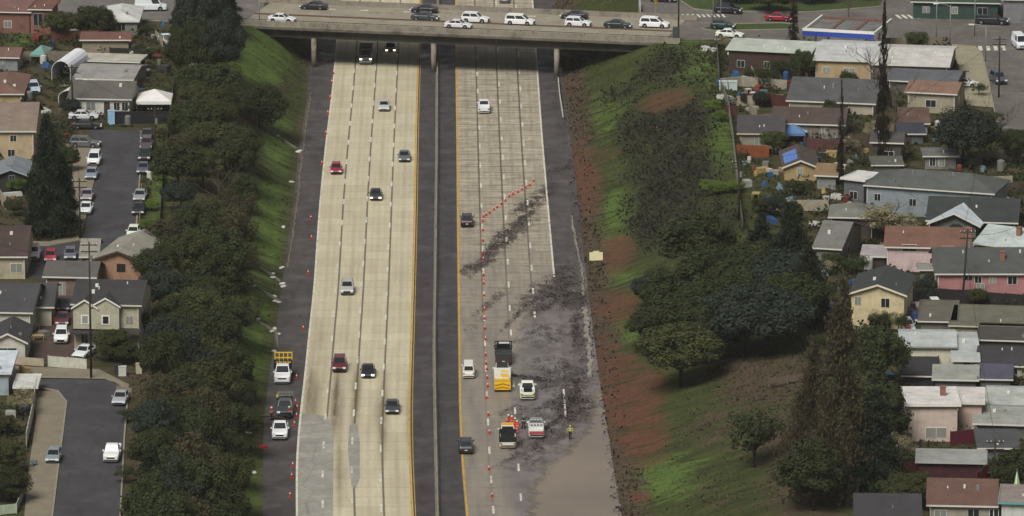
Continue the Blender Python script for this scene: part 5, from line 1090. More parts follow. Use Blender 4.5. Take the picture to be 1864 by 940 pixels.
boxthing('portable_toilet', 203, 226, 1.1, 1.1, 2.1, '#8fb0cc', 'white and blue cabin at the left end of the black fence', 'cabin'); boxthing('wheelie_bin', 214, 682, .8, .8, 1.2, '#2c2f33', 'dark wheelie bin by the lower left pavement', 'bin'); boxthing('utility_cabinet', 223, 684, 1.0, .7, 1.2, '#b9bbb4', 'white utility cabinet by the lower left pavement', 'cabinet'); boxthing('utility_cabinet', 253, 680, .8, .7, 1.3, '#a9a48a', 'beige utility cabinet under the tree belt', 'cabinet')
boxthing('wheelie_bin', 1652, 610, .8, .8, 1.2, '#9c3a30', 'red bin in front of the packed old cars', 'bin'); boxthing('utility_cabinet', 1230, 76, 1.0, .8, 2.4, '#3f4a48', 'dark green cabinet at the foot of the corner pole', 'cabinet')
random.seed(11)
jc = ['#b9b9b4', '#2f4f78', '#7a3a2f', '#6f6f6a', '#9a9a94', '#3a3a3a', '#a08a5a', '#54707a']
JK = [(1356,305),(1372,312),(1388,316),(1402,322),(1380,298),(1364,296),(1410,318),(1422,312),(1394,304),(1376,322),(1360,340),(1392,338),(1420,345),(1345,178),(1362,170),(1375,176),(1442,345),(1460,352),(1500,355),(1548,300),(1560,292),(1500,286),(1480,268),(1460,270),(1350,118),(1340,140),(1330,100),(1344,94),(1480,372),(1460,380),(1430,372),(1400,372),(1376,360),(1540,470),(1555,485),(1535,455),(1590,508),(1612,506),(1640,508),(1664,520),(1690,536),(1620,690),(1612,720),(1600,750),(1640,760),(1625,790),(1770,792),(1790,770),(1700,740),(1850,600),(1770,596),(1800,868),(1810,846),(1775,306),(1790,312),(1760,252),(1750,262),(1855,250),(1846,262),(70,112),(84,124),(40,108),(20,78),(80,208),(115,206),(118,164),(246,86),(256,92),(268,96),(286,102),(262,60),(280,56),(296,48),(240,76),(256,170),(262,182),(240,150),(268,150),(300,130),(290,118),(95,590),(70,620),(66,600),(80,612),(20,690),(45,680),(60,850),(20,760),(45,745),(25,905),(15,880),(30,372),(60,392),(90,400),(120,398),(150,210),(100,232)]
kindsj = [('storage_crate', 'crate'), ('tarp_bundle', 'tarp bundle'), ('garden_table', 'table'), ('barrel', 'barrel')]
ORD = ['first', 'second', 'third', 'fourth', 'fifth', 'sixth', 'seventh', 'eighth', 'ninth', 'tenth']
NC = {'#b9b9b4': 'off white', '#2f4f78': 'blue', '#7a3a2f': 'rust red', '#6f6f6a': 'grey', '#9a9a94': 'light grey', '#3a3a3a': 'black', '#a08a5a': 'tan', '#54707a': 'teal'}
for i, (x, y) in enumerate(JK):
    k = random.choice(kindsj); c = random.choice(jc); m = mat('paintbox_' + c.strip('#'), c, .6, .12, 1); w_, d_, h_ = random.uniform(.7, 1.8), random.uniform(.6, 1.4), random.uniform(.5, 1.2); p = U(x, y, ZP); rz = random.uniform(0, 3)
    area = ('in the cluttered yards above the mustard house' if x > 1300 and y < 390 else 'between the right hand houses' if x > 1300 else 'in the yards of the upper left' if y < 240 else 'around the lower left houses')
    g = MB()
    if k[0] == 'storage_crate': g.box(-w_/2, w_/2, -d_/2, d_/2, 0, h_); g.box(-w_/2-.03, w_/2+.03, -d_/2-.03, d_/2+.03, h_*.8, h_*.9); g.box(-w_/2-.03, w_/2+.03, -d_/2-.03, d_/2+.03, h_*.2, h_*.3)
    elif k[0] == 'tarp_bundle': g.add([(-w_/2,-d_/2,0),(w_/2,-d_/2,0),(w_/2,d_/2,0),(-w_/2,d_/2,0),(-w_*.3,-d_*.2,h_*.8),(w_*.35,-d_*.25,h_*.6),(w_*.2,d_*.3,h_),(-w_*.25,d_*.2,h_*.7)], [(0,3,2,1),(4,5,6,7),(0,1,5,4),(1,2,6,5),(2,3,7,6),(3,0,4,7)])
    elif k[0] == 'garden_table':
        g.box(-w_/2, w_/2, -d_/2, d_/2, .68, .74)
        for sx in (-1, 1):
            for sy in (-1, 1): g.box(sx*w_*.42-.04, sx*w_*.42+.04, sy*d_*.42-.04, sy*d_*.42+.04, 0, .68)
    else: g.tube([(0,0,0),(0,0,.45),(0,0,.9)], [.3,.34,.3], 12)
    simple(k[0], g, m, p, rz, f'{NC[c]} {k[1]} {area}', k[1], f'{k[1]}s {area}')
# parasol and solar panels
r = thing('closed_parasol', U(1850, 935, ZP), 0, 'closed yellow and teal parasol beside the white kiosk', 'parasol')
g = MB(); g.tube([(0,0,0),(0,0,5.6)], .06, 8); g.build('pole', STEEL, r); g = MB(); n = 12
for i in range(n):
    a, b = 6.2832 * i / n, 6.2832 * (i + 1) / n; g.add([(math.cos(a)*.85, math.sin(a)*.85, 1.4), (math.cos(b)*.85, math.sin(b)*.85, 1.4), (0, 0, 5.5)], [(0,1,2)], i % 3)
g.build('canopy', [mat('teal_cloth', '#3f9a8a', .7, .05), mat('yellow_cloth', '#cfc24a', .7, .05), mat('pale_cloth', '#b9d0c8', .7, .05)], r)
# ------------------------------------------------------------------ vegetation
def leaf_mat(name, c1, c2, c3):
    if name in _M: return _M[name]
    if name.startswith('leaf') or name in ('blossom',): c1, c2, c3 = (tuple(v * k_ for v, k_ in zip(lin(c), (1.3, 1.45, 1.4))) for c in (c1, c2, c3))
    m = bpy.data.materials.new(name); N = NT(m); _M[name] = m
    geo = N.new('ShaderNodeNewGeometry'); oi = N.new('ShaderNodeObjectInfo'); n1 = N.noise(geo.outputs['Position'], .45, 4, .6)
    L_ = lambda c: lin(c) if isinstance(c, str) else c
    c = N.mix(geo.outputs['Random Per Island'], L_(c1), L_(c2)); c = N.mix(N.mapr(n1, .42, .66), c, L_(c3)); c = N.mix(N.math('MULTIPLY', oi.outputs['Random'], .35), c, lin('#2f2a1c'))
    N.t.links.new(c, N.b.inputs['Base Color']); N.b.inputs['Roughness'].default_value = .75; N.b.inputs['Specular IOR Level'].default_value = .15
    tl_ = N.new('ShaderNodeBsdfTranslucent'); N.t.links.new(c, tl_.inputs[0]); mx = N.new('ShaderNodeMixShader'); mx.inputs[0].default_value = .4; N.t.links.new(N.b.outputs[0], mx.inputs[1]); N.t.links.new(tl_.outputs[0], mx.inputs[2]); N.t.links.new(mx.outputs[0], N.n['Material Output'].inputs[0]); return m
OAK = leaf_mat('leaf_dark_oak', '#30361f', '#454a2e', '#383d24'); OLIVE = leaf_mat('leaf_olive', '#3e4024', '#555333', '#434729'); BROWNL = leaf_mat('leaf_brownish', '#423928', '#574c35', '#44432f')
CON = leaf_mat('leaf_conifer', '#22291f', '#323a2a', '#282f22'); DEO = leaf_mat('leaf_cedar', '#463d2e', '#5f523e', '#403a2c'); BRT = leaf_mat('leaf_bright', '#4c5c28', '#74803a', '#586a2c'); BLS = leaf_mat('blossom', '#a39181', '#978a68', '#77724c')
BLU = leaf_mat('leaf_grey_green', '#2a302a', '#3d443c', '#31372f')
BARK = mat('bark', '#3a3028', .95, .2, 1.5); PBARK = mat('pale_bark', '#5c5248', .95, .2, 1.5)
def unit(n): v = RNG.normal(size=(n, 3)); return v / np.linalg.norm(v, axis=1)[:, None]
def crown_broad(nm, seed, m, n=7000, nc=42, flat=.78, leaf=(.17, .33), sparse=0.):
    """unit tree: crown radius 1, height 2 (crown centre at 1.25); scaled per tree"""
    global RNG
    RNG = np.random.default_rng(seed); C = unit(nc) * (RNG.uniform(.45, .86, (nc, 1))); C[:, 2] *= flat; C[:, 2] = np.where(C[:, 2] < -.35, C[:, 2] * .5, C[:, 2])
    C = np.vstack([C, RNG.normal(size=(nc // 3, 3)) * .25]); r = RNG.uniform(.17, .34, len(C)) * (1 - sparse * .3)
    k = RNG.integers(0, len(C), n); d = unit(n); P = C[k] + d * (r[k] * RNG.uniform(.65, 1.08, n) ** (1))[:, None]
    N_ = d * 1.0 + unit(n) * .45 + np.array([0, 0, .35]); N_ /= np.linalg.norm(N_, axis=1)[:, None]
    P[:, 2] += 1.22; sz = RNG.uniform(*leaf, n) / 5.0
    return quads_mesh(nm, P, N_, sz, m)
def crown_conifer(nm, seed, m, n=7000, tiers=15, droop=.18, sparse=False, base=.1, leaf=(.28, .55)):
    global RNG
    RNG = np.random.default_rng(seed); P = []; N_ = []
    for t in range(tiers):
        f = (t + .5) / tiers; z = base * 2 + (2.0 - base * 2) * f; rad = (1 - f) ** .75 * RNG.uniform(.8, 1.08) + .04; nb = int(7 + 5 * (1 - f))
        for b in range(nb):
            if sparse and RNG.uniform() < .5: continue
            a = RNG.uniform(0, 6.283); L = rad * RNG.uniform(.65, 1.12); q = int(n / tiers / nb * (1.6 * (1 - f) + .35)); s = RNG.uniform(.05, 1, q) ** .7
            x = np.cos(a) * L * s; y = np.sin(a) * L * s; zz = z - droop * (s ** 1.5) * L + RNG.normal(size=q) * .03; w_ = (1 - s * .6) * .14 * L + .03
            p = np.c_[x + RNG.normal(size=q) * w_, y + RNG.normal(size=q) * w_, zz + RNG.normal(size=q) * .02]; P.append(p); v = unit(q) * .8; v[:, 2] += .7; N_.append(v / np.linalg.norm(v, axis=1)[:, None])
    P = np.vstack(P); N_ = np.vstack(N_); return quads_mesh(nm, P, N_, RNG.uniform(*leaf, len(P)) / 5.0, m)
def trunk_mesh(nm, seed, m, conifer=False, bare=0, rad=.045):
    rd = random.Random(seed); mb = MB(); H_ = 1.9 if conifer else 1.25
    mb.tube([(0, 0, -.15), (.01, .01, H_ * .35), (.02, -.02, H_ * .7), (0, 0, H_)], [rad * 1.3, rad, rad * .7, rad * .2], 7)
    def limb(p, d, L, r, dep):
        q = p + d * L * .5 + Vector((rd.uniform(-.05, .05), rd.uniform(-.05, .05), .04)) * L; e = p + d * L + Vector((0, 0, .1 * L)); mb.tube([p, q, e], [r, r * .7, r * .3], 5 if dep else 4)
        if dep > 0:
            for i in range(3 if bare else 2):
                t = rd.uniform(.4, 1); b = p.lerp(e, t); nd = (d + Vector((rd.uniform(-.9, .9), rd.uniform(-.9, .9), rd.uniform(-.1, .8)))).normalized(); limb(b, nd, L * .6, r * .5, dep - 1)
    nl = 9 if bare else 6
    for i in range(nl):
        a = 6.283 * i / nl + rd.uniform(-.4, .4); z = H_ * rd.uniform(.35, .92); d = Vector((math.cos(a), math.sin(a), rd.uniform(.35, 1.0) if not conifer else .05)).normalized()
        limb(Vector((0, 0, z)), d, (.75 if not conifer else .6 * (1 - z / 2.1) + .15), rad * .5, 2 if bare else 1)
    return mb.mesh(nm, m, True)
NL = 15000
PROTO = {}
def proto_tree(key, name, crown, trunk): PROTO[key] = (name, crown, trunk)
for i in range(4): proto_tree(f'oak{i}', 'oak_tree', crown_broad('oak_crown', 10 + i, OAK, NL), trunk_mesh('oak_trunk', 10 + i, BARK))
for i in range(3): proto_tree(f'olive{i}', 'broadleaf_tree', crown_broad('broadleaf_crown', 20 + i, OLIVE, NL), trunk_mesh('broadleaf_trunk', 20 + i, BARK))
for i in range(2): proto_tree(f'brown{i}', 'broadleaf_tree', crown_broad('russet_crown', 30 + i, BROWNL, 5200, 34), trunk_mesh('russet_trunk', 30 + i, BARK))
for i in range(2): proto_tree(f'blue{i}', 'oak_tree', crown_broad('grey_crown', 35 + i, BLU, NL), trunk_mesh('grey_trunk', 35 + i, BARK))
for i in range(3): proto_tree(f'con{i}', 'conifer_tree', crown_conifer('conifer_crown', 40 + i, CON, 18000, leaf=(.14, .3)), trunk_mesh('conifer_trunk', 40 + i, BARK, True, rad=.035))
for i in range(2): proto_tree(f'deo{i}', 'cedar_tree', crown_conifer('cedar_crown', 50 + i, DEO, 30000, 26, .3, True, .04, (.09, .2)), trunk_mesh('cedar_trunk', 50 + i, BARK, True, rad=.03))
proto_tree('bright', 'shrub', crown_broad('shrub_foliage', 60, BRT, 3000, 22), trunk_mesh('shrub_stem', 60, BARK)); proto_tree('shrub', 'shrub', crown_broad('shrub_foliage', 61, OAK, 3000, 22), trunk_mesh('shrub_stem', 61, BARK))
proto_tree('bloss', 'blossom_tree', crown_broad('blossom_crown', 62, BLS, 3600, 30, sparse=.5), trunk_mesh('blossom_trunk', 62, PBARK, bare=1))
proto_tree('sparse', 'sparse_tree', crown_broad('sparse_crown', 63, OAK, 2600, 34, leaf=(.18, .36), sparse=.6), trunk_mesh('sparse_trunk', 63, BARK, bare=1))
proto_tree('spire', 'bare_tree', crown_conifer('dead_twigs', 75, leaf_mat('dead_twig', '#241f1b', '#3a332c', '#2b2621'), 5000, 26, .1, True, .0, (.2, .45)), trunk_mesh('bare_limbs', 72, BARK, True, bare=1, rad=.09))
proto_tree('bare', 'bare_tree', None, trunk_mesh('bare_limbs', 70, PBARK, bare=1, rad=.03)); proto_tree('bared', 'bare_tree', None, trunk_mesh('bare_limbs', 71, BARK, True, bare=1, rad=.03))
_first = {}
def tree(key, px, py, h, r, label, group=None, z='g', cat='tree'):
    nm, cr, tk = PROTO[key]; p = G(px, py) if z == 'g' else U(px, py, z); rz = random.uniform(0, 6.28)
    if key not in _first:
        root = thing(nm, p, rz, label, cat, group); t = [(link('trunk' if cat == 'tree' else 'stem', tk, root), [])]
        if cr: t.append((link('crown' if cat == 'tree' else 'foliage', cr, root), []))
        _first[key] = (root, t)
    else:
        root, _ = copy_thing(_first[key][0], _first[key][1], p, rz, label, group); root['category'] = cat
    root.scale = (r, r, h / 2.05); return root
random.seed(21)
GT = 'trees in the belt left of the freeway'
LM = {0: 'level with the approach road', 1: 'level with the white and blue car', 2: 'level with the tan building', 3: 'level with the white porch house', 4: 'level with the large white tent', 5: 'level with the black fence', 6: 'beside the first parked cars of the upper street', 7: 'beside the gap in the row of parked cars',
      8: 'above the dark hollow in the belt', 9: 'level with the white hatchback', 10: 'level with the orange house', 11: 'behind the garage with green door', 12: 'level with the charcoal roofed cream house', 13: 'level with the white driveway suv', 14: 'level with the white gate',
      15: 'level with the yellow racked truck', 16: 'by the silver sedan at the bend', 17: 'level with the brush loaded pickup', 18: 'by the white pickup parked below', 19: 'second row from the bottom of the photo', 20: 'cut by the bottom edge of the photo', 21: 'rooted below the bottom edge of the photo'}
rowsT = [  # y, [(x, h, r, kind)]
 (70, [(345, 12, 3.6, 'con0'), (385, 13, 4.2, 'blue0'), (415, 9, 3.2, 'con1')]), (110, [(350, 13, 4.2, 'blue1'), (395, 12, 4.2, 'con2'), (335, 7, 3.0, 'oak2')]), (150, [(362, 11, 4.2, 'oak0'), (405, 12, 4.2, 'blue0'), (330, 8, 2.8, 'oak1')]),
 (200, [(355, 9, 4.2, 'oak1'), (400, 10, 4.4, 'oak2')]), (232, [(365, 8, 4.2, 'olive0'), (425, 9, 4.6, 'oak3'), (473, 8.5, 4.4, 'oak0')]), (268, [(345, 7, 3.6, 'oak3'), (385, 8, 4.2, 'olive1')]),
 (305, [(330, 7, 3.8, 'brown0'), (380, 9, 4.6, 'olive2'), (432, 8, 4.4, 'oak1')]), (345, [(325, 8, 4.2, 'oak2'), (370, 9, 4.4, 'olive0'), (425, 8, 4.6, 'oak3')]), (385, [(330, 5, 3.0, 'blue1'), (400, 8, 3.8, 'bare'), (440, 7, 3.2, 'oak0')]),
 (430, [(340, 4, 2.8, 'blue0'), (388, 7, 4.0, 'olive1'), (425, 7, 3.6, 'brown1')]), (480, [(298, 7, 4.0, 'brown0'), (350, 8, 4.6, 'oak0'), (420, 8, 4.2, 'brown1')]), (525, [(285, 7, 4.0, 'oak1'), (335, 8, 4.6, 'olive2'), (395, 9, 4.8, 'oak2'), (440, 7, 3.4, 'brown0')]),
 (575, [(290, 8, 4.0, 'blue0'), (345, 8, 4.6, 'oak3'), (405, 9, 4.8, 'oak0')]), (625, [(280, 8, 4.0, 'oak2'), (335, 9, 4.6, 'olive0'), (395, 9, 4.6, 'oak1'), (432, 7, 3.4, 'olive1')]), (675, [(270, 8, 4.0, 'blue1'), (330, 9, 4.4, 'oak0'), (392, 9, 4.6, 'oak3')]),
 (725, [(262, 9, 4.0, 'oak1'), (320, 9, 4.6, 'blue0'), (380, 9, 4.6, 'olive2'), (425, 7, 3.4, 'oak2')]), (775, [(260, 9, 4.0, 'brown0'), (320, 10, 4.4, 'oak2'), (378, 9, 4.4, 'olive1'), (430, 7, 3.6, 'oak3')]), (825, [(250, 9, 4.0, 'blue1'), (315, 9, 4.6, 'oak0'), (375, 10, 4.6, 'brown1'), (425, 7, 3.6, 'oak1')]),
 (880, [(245, 10, 4.0, 'oak3'), (305, 11, 4.4, 'con1'), (360, 10, 4.6, 'oak2'), (415, 8, 4.0, 'oak0')]), (935, [(240, 10, 4.0, 'con0'), (300, 10, 4.6, 'oak1'), (355, 10, 4.6, 'brown0'), (410, 9, 4.0, 'olive0')]), (990, [(235, 10, 4.0, 'oak0'), (290, 10, 4.6, 'blue0'), (345, 11, 4.6, 'oak3'), (405, 9, 4.0, 'oak2')]),
 (1050, [(225, 10, 4.0, 'oak2'), (285, 11, 4.6, 'oak1'), (345, 11, 4.6, 'brown1'), (405, 10, 4.0, 'oak0')])]
SIDES = {2: ['street side', 'freeway side'], 3: ['street side', 'middle', 'freeway side'], 4: ['street side', 'inner left', 'inner right', 'freeway side']}
KD = {'oak': 'dark green', 'oli': 'olive green', 'bro': 'russet green', 'blu': 'grey green', 'con': 'dark pointed', 'bar': 'bare twiggy'}
for i, (y, L) in enumerate(rowsT):
    L = sorted(L)
    for (x, h, r, k), sdn in zip(L, SIDES[len(L)]): tree(k, x + (38 if y > 600 and x == L[0][0] else (15 if y > 600 and x < 340 else 0)), y, h * random.uniform(.75, 1.12), r * (.85 if y > 600 and x == L[0][0] else random.uniform(.85, 1.1)), f'{KD[k[:3]]} tree, {sdn}, {LM[i]}', GT)
# right bank
for a in [('oak0', 1275, 508, 9.5, 6.8, 'broad dark oak above the others on the right slope'), ('oak2', 1220, 590, 8, 5.2, 'dark oak left of centre in the right slope clump'), ('blue0', 1175, 560, 4.8, 2.4, 'small dark round tree standing alone left of the oak clump'),
          ('oak1', 1330, 590, 9, 6.2, 'dark oak in the centre of the right slope clump'), ('olive1', 1240, 706, 9.5, 6.4, 'wide oak nearest the red earth at the foot of the clump'), ('blue1', 1395, 650, 10, 6.6, 'blackish oak at the lower right of the clump'), ('oak3', 1300, 655, 8, 5.4, 'dark oak behind the wide one at the clump foot'),
          ('oak3', 1440, 610, 9, 5.0, 'dark tree at the right edge of the oak clump'), ('con0', 1436, 560, 15, 4.4, 'tall dark conifer rising over the oak clump'), ('con2', 1385, 500, 9, 3.4, 'shorter conifer left of the tall one'), ('con1', 1472, 590, 11, 3.8, 'dark conifer below the grey porch house'),
          ('oak0', 1292, 565, 9, 6.0, 'dark oak between the upper and centre crowns of the clump'), ('blue0', 1360, 650, 9.5, 6.2, 'grey green oak under the centre crown of the clump'), ('oak1', 1195, 640, 7, 4.4, 'small oak at the left edge of the clump above the wide one'), ('oak2', 1262, 630, 8.5, 5.4, 'dark oak left of the centre crown in the clump'), ('blue1', 1425, 570, 9.5, 5.6, 'dark grey green tree at the foot of the tall conifer'), ('oak3', 1365, 540, 8.5, 5.2, 'dark tree below the shorter conifer'), ('deo0', 1530, 905, 28, 6.0, 'very tall brown green cedar in the lower right'), ('deo1', 1478, 850, 17, 5.0, 'smaller cedar left of the very tall one'), ('oak1', 1600, 716, 10, 4.2, 'dark tree in front of the yellow two storey house'), ('con1', 1592, 905, 14, 4.6, 'dark conifer right of the very tall cedar'), ('oak2', 1600, 815, 9, 4.4, 'dark tree between the cedar and the peach house'),
          ('oak0', 1480, 930, 9, 4.6, 'dark tree at the foot of the smaller cedar'), ('sparse', 1372, 852, 8, 4.6, 'sparse dark tree with visible limbs on the lower right slope'), ('blue1', 1752, 306, 9.5, 5.8, 'large dark round tree beside the side street'), ('oak1', 1464, 148, 5.6, 2.4, 'dark round tree beside the tan house'),
          ('olive0', 1650, 925, 4.6, 4.2, 'round olive bush behind the charcoal roof at the bottom'), ('oak2', 1848, 900, 6, 3.6, 'dark tree beside the closed parasol'), ('bloss', 1615, 440, 5.5, 5.0, 'pinkish blossom tree beside the rust brown roof'), ('bloss', 1636, 850, 4.5, 2.8, 'cream blossom shrub beside the maroon fence'),
          ('spire', 1606, 300, 26, 1.5, 'very tall dark bare tree between the right hand houses'), ('bare', 1628, 250, 11, 5.2, 'pale bare tree behind the very tall one'), ('bare', 1590, 170, 9, 4.6, 'pale bare tree over the white roofs'), ('spire', 1530, 344, 17, .8, 'thin dark bare tree above the mustard house'), ('spire', 1444, 82, 11, 1.2, 'dark leafless tree left of the station canopy'),
          ('bare', 1820, 270, 8, 4.0, 'bare grey tree at the corner of the side street'), ('bare', 1500, 690, 6, 3.0, 'bare pale tree in the scrub beside the cedars'), ('oak3', 1856, 300, 6, 3.4, 'dark tree at the right edge below the side street'), ('bare', 1545, 35, 7, 3.2, 'bare tree behind the station canopy'), ('bare', 1570, 300, 6, 3, 'pale bare tree by the reddish fence'),
          ('con0', 88, 432, 18.5, 4.1, 'tall dark conifer between the houses at the left edge'), ('con1', 112, 425, 12, 3.6, 'shorter conifer right of the tall one by the left street'), ('oak2', 160, 66, 5.4, 3.2, 'dark tree behind the rust red roof'), ('oak0', 188, 70, 5.4, 2.8, 'dark tree beside the white hipped roof'), ('olive1', 112, 74, 5.4, 3.2, 'olive green tree beside the brick building'),
          ('olive2', 200, 658, 4.6, 2.9, 'small orange green tree before the cream gabled house'), ('olive0', 14, 862, 4.4, 2.6, 'green tree behind the white board fence'), ('bare', 60, 428, 4, 4.2, 'dark leafless brush at the corner of the left streets'), ('oak1', 226, 662, 3.0, 2.4, 'low dark bush beside the small orange green tree'), ('oak3', 240, 625, 5.5, 2.5, 'dark tree at the right side of the cream gabled house'),
          ('oak0', 20, 915, 4.5, 3.2, 'dark tree in the bottom left garden'), ('oak2', 1400, 22, 5, 4.5, 'dark tree beyond the red sedan'), ('olive0', 1340, 4, 5, 4.5, 'green tree beyond the black suv'), ('oak3', 1480, 6, 5, 4.5, 'dark tree beyond the station canopy'), ('oak0', 1560, -2, 5.5, 5, 'dark tree at the top edge behind the bare tree'), ('oak1', 1740, 14, 4, 6, 'clipped dark tree mass over the green building'),
          ('oak1', 375, 28, 8, 4, 'dark tree at the top end of the left belt'), ('con2', 352, 40, 10, 3.6, 'pointed tree beside the white van at the top left'), ('con0', 408, 46, 9, 3.2, 'pointed tree right beside the overpass corner')]: tree(*a)
SH = [('bright', 1298, 205, 2.2, 1.9, 'yellow green bush high on the slope by the upper fence'), ('bright', 1312, 222, 2.0, 1.6, 'yellow green bush beside the weathered fence'), ('bright', 1308, 354, 2.0, 2.8, 'bright bush at the end of the green strip'), ('bright', 1335, 350, 1.8, 2.4, 'bright bush against the grey brown fence'), ('bright', 1288, 345, 1.6, 1.8, 'bright bush leftmost of three below the fence'),
      ('bright', 30, 354, 2.6, 1.9, 'yellow green bush before the dark gabled house'), ('shrub', 126, 430, 2.6, 2.0, 'olive bush on the street corner'), ('shrub', 1395, 160, 3.4, 2.6, 'dark shrub in front of the long brown building'), ('shrub', 1420, 140, 3, 2.4, 'dark shrub left of the round tree'), ('shrub', 1372, 150, 2.6, 2.2, 'low shrub at the pale topped fence'), ('bright', 1732, 796, 2.6, 1.4, 'yellow green bush before the peach house'),
      ('bright', 1610, 512, 2.0, 1.6, 'yellow bush behind the dark green roof'), ('shrub', 1600, 600, 3, 2, 'dark bush at the yellow wall'), ('shrub', 1635, 606, 3, 2, 'dark bush at the corner of the yellow wall'), ('shrub', 1640, 800, 3.0, 2.4, 'dark green shrub left of the peach house'), ('shrub', 296, 252, 1.6, 1.5, 'small dark shrub on the verge'), ('bright', 288, 330, 1.6, 1.4, 'bright shrub on the verge by the parked cars'), ('bright', 276, 385, 1.8, 1.8, 'bright shrub by the silver sedan'), ('bright', 268, 420, 1.8, 1.8, 'bright shrub by the white hatchback'),
      ('shrub', 250, 100, 2.4, 1.8, 'dark shrub beside the tan building'), ('shrub', 275, 108, 2.2, 2.0, 'dark shrub left of the tree belt'), ('shrub', 268, 66, 2.4, 1.8, 'dark shrub below the approach road'), ('shrub', 232, 770, 2, 1.6, 'low shrub at the kerb under the belt'), ('shrub', 228, 880, 2.4, 1.8, 'low shrub at the kerb near the bottom'), ('shrub', 1810, 230, 2.6, 2.0, 'shrub by the side street kerb'), ('shrub', 1782, 175, 2.4, 1.6, 'green shrub beside the white parked car'),
      ('shrub', 1450, 356, 2.6, 2.2, 'dark shrub below the mustard house'), ('shrub', 1388, 388, 2.6, 2.4, 'dark shrub beyond the cluttered yards'), ('shrub', 1356, 242, 1.8, 1.4, 'shrub beside the dark brown fence'), ('shrub', 1700, 520, 2.2, 1.8, 'shrub beside the salmon pink house'), ('shrub', 1668, 545, 2.2, 2.2, 'shrub before the black fence'), ('shrub', 1620, 745, 3, 2.6, 'dark shrub behind the white flat roof'), ('shrub', 1560, 500, 3, 2.4, 'shrub behind the dark green gable'), ('shrub', 1800, 815, 2.4, 2, 'shrub right of the dark grey roof')]
for a in SH: tree(*a, group=None, cat='shrub')
# hedge
A, B = U(1722, 100, ZP), U(1744, 168, ZP); n = 5000; RNG = np.random.default_rng(5); t = RNG.uniform(0, 1, (n, 1)); P = np.array(A) * (1 - t) + np.array(B) * t + np.c_[RNG.uniform(-.8, .8, n), RNG.uniform(-.3, .3, n), 1.5 * RNG.uniform(0, 1, n) ** .5]
tag(link('hedge', quads_mesh('hedge', P, unit(n), RNG.uniform(.2, .4, n), OAK)), 'clipped dark hedge between the white roof and the pavement', 'hedge')
def inpoly(px, py, pts):
    c = np.zeros(px.shape, bool); n = len(pts)
    for i in range(n):
        (x1, y1), (x2, y2) = pts[i], pts[(i + 1) % n]
        if y1 != y2: c ^= ((y1 > py) != (y2 > py)) & (px < (x2 - x1) * (py - y1) / (y2 - y1) + x1)
    return c
STREETS = [[(150,232),(262,232),(252,440),(244,525),(-60,525),(-60,436),(80,440),(120,430),(130,262)], [(-60,655),(240,660),(240,1100),(30,1100),(60,720),(-60,710)], [(-100,-100),(-100,45),(486,60),(486,-100)], [(1150,-100),(1150,84),(1480,84),(1730,78),(1740,190),(1810,210),(1830,270),(2100,310),(2100,-100)], [(55,515),(152,515),(150,660),(55,660)]]
# ------------------------------------------------------------------ ground cover on the slopes (nobody could count it)
def cover(name, label, mfun, m, n, size, hgt, seed, xr=(-95, 95), yr=(-165, 240), lay=.5):
    rg = np.random.default_rng(seed); X, Y = rg.uniform(*xr, n * 6), rg.uniform(*yr, n * 6); Z = ter(X, Y)
    on = ((X < TL(Y) - 1.5) & (X > SL(Y) - 9)) | ((X > TR(Y) + (-.4 if name == 'mud_clods' else 1.2)) & (X < SR(Y) + 9)); px_, py_ = pxarr(X, Y, Z); on &= ~(inpoly(px_, py_, STREETS[0]) | inpoly(px_, py_, STREETS[1]) | inpoly(px_, py_, STREETS[2]) | inpoly(px_, py_, STREETS[3])); r, d, b, l = soil_masks(X, Y, Z); pr = mfun(r, d, b, l, X, Y) * on
    # clumping
    cl = np.sin(X * 1.1 + 2 * np.sin(Y * .3)) * np.sin(Y * .45 + np.sin(X * .6)) * .5 + .5; k = rg.uniform(0, 1, len(X)) < pr * (.25 + .9 * cl); k = np.where(k)[0][:n]
    P = np.c_[X[k], Y[k], Z[k] + rg.uniform(.0, hgt, len(k)) * (.3 + .9 * cl[k])]; v = rg.normal(size=(len(k), 3)) * lay; v[:, 2] += .6; v /= np.linalg.norm(v, axis=1)[:, None]
    tag(link(name, quads_mesh(name, P, v, rg.uniform(*size, len(k)), m)), label, kind='stuff')
RNG = np.random.default_rng(9)
rg = np.random.default_rng(55); X_, Y_ = rg.uniform(0, 32, 240000), rg.uniform(-150, 60, 240000); a_, b_ = pxarr(X_, Y_, np.zeros_like(X_)); mk = blobs(a_, b_, MUD)
cl = np.sin(X_ * 1.3 + 1.5 * np.sin(Y_ * .5)) * np.sin(Y_ * .7 + np.sin(X_ * .9)) * .5 + .5
k = np.where((X_ > RY(Y_) + .4) & (X_ < TR(Y_)) & (rg.uniform(0, 1, len(X_)) < (mk - .25) * cl * .6) & ~((a_ > 990) & (b_ > 800)))[0][:13000]
P = np.c_[X_[k], Y_[k], .06 + rg.uniform(0, .09, len(k))]; v = rg.normal(size=(len(k), 3)) * .35; v[:, 2] += 1; v /= np.linalg.norm(v, axis=1)[:, None]
tag(link('mud_debris', quads_mesh('mud_debris', P, v, rg.uniform(.1, .42, len(k)) * (.4 + .6 * mk[k]), leaf_mat('mud_lump', '#38322f', '#575049', '#453f3b'), aspect=.5)), 'dark mud lumps and slide debris strewn over the closed lanes', kind='stuff')
onr = lambda X, Y: X > 0
cover('scrub', 'dark scrub and brush covering the upper right slope', lambda r, d, b, l, X, Y: np.clip(d * 1.2, 0, 1) * (r < .3), leaf_mat('scrub_leaf', '#232320', '#403e30', '#2c3022'), 75000, (.14, .42), .9, 1, lay=.9)
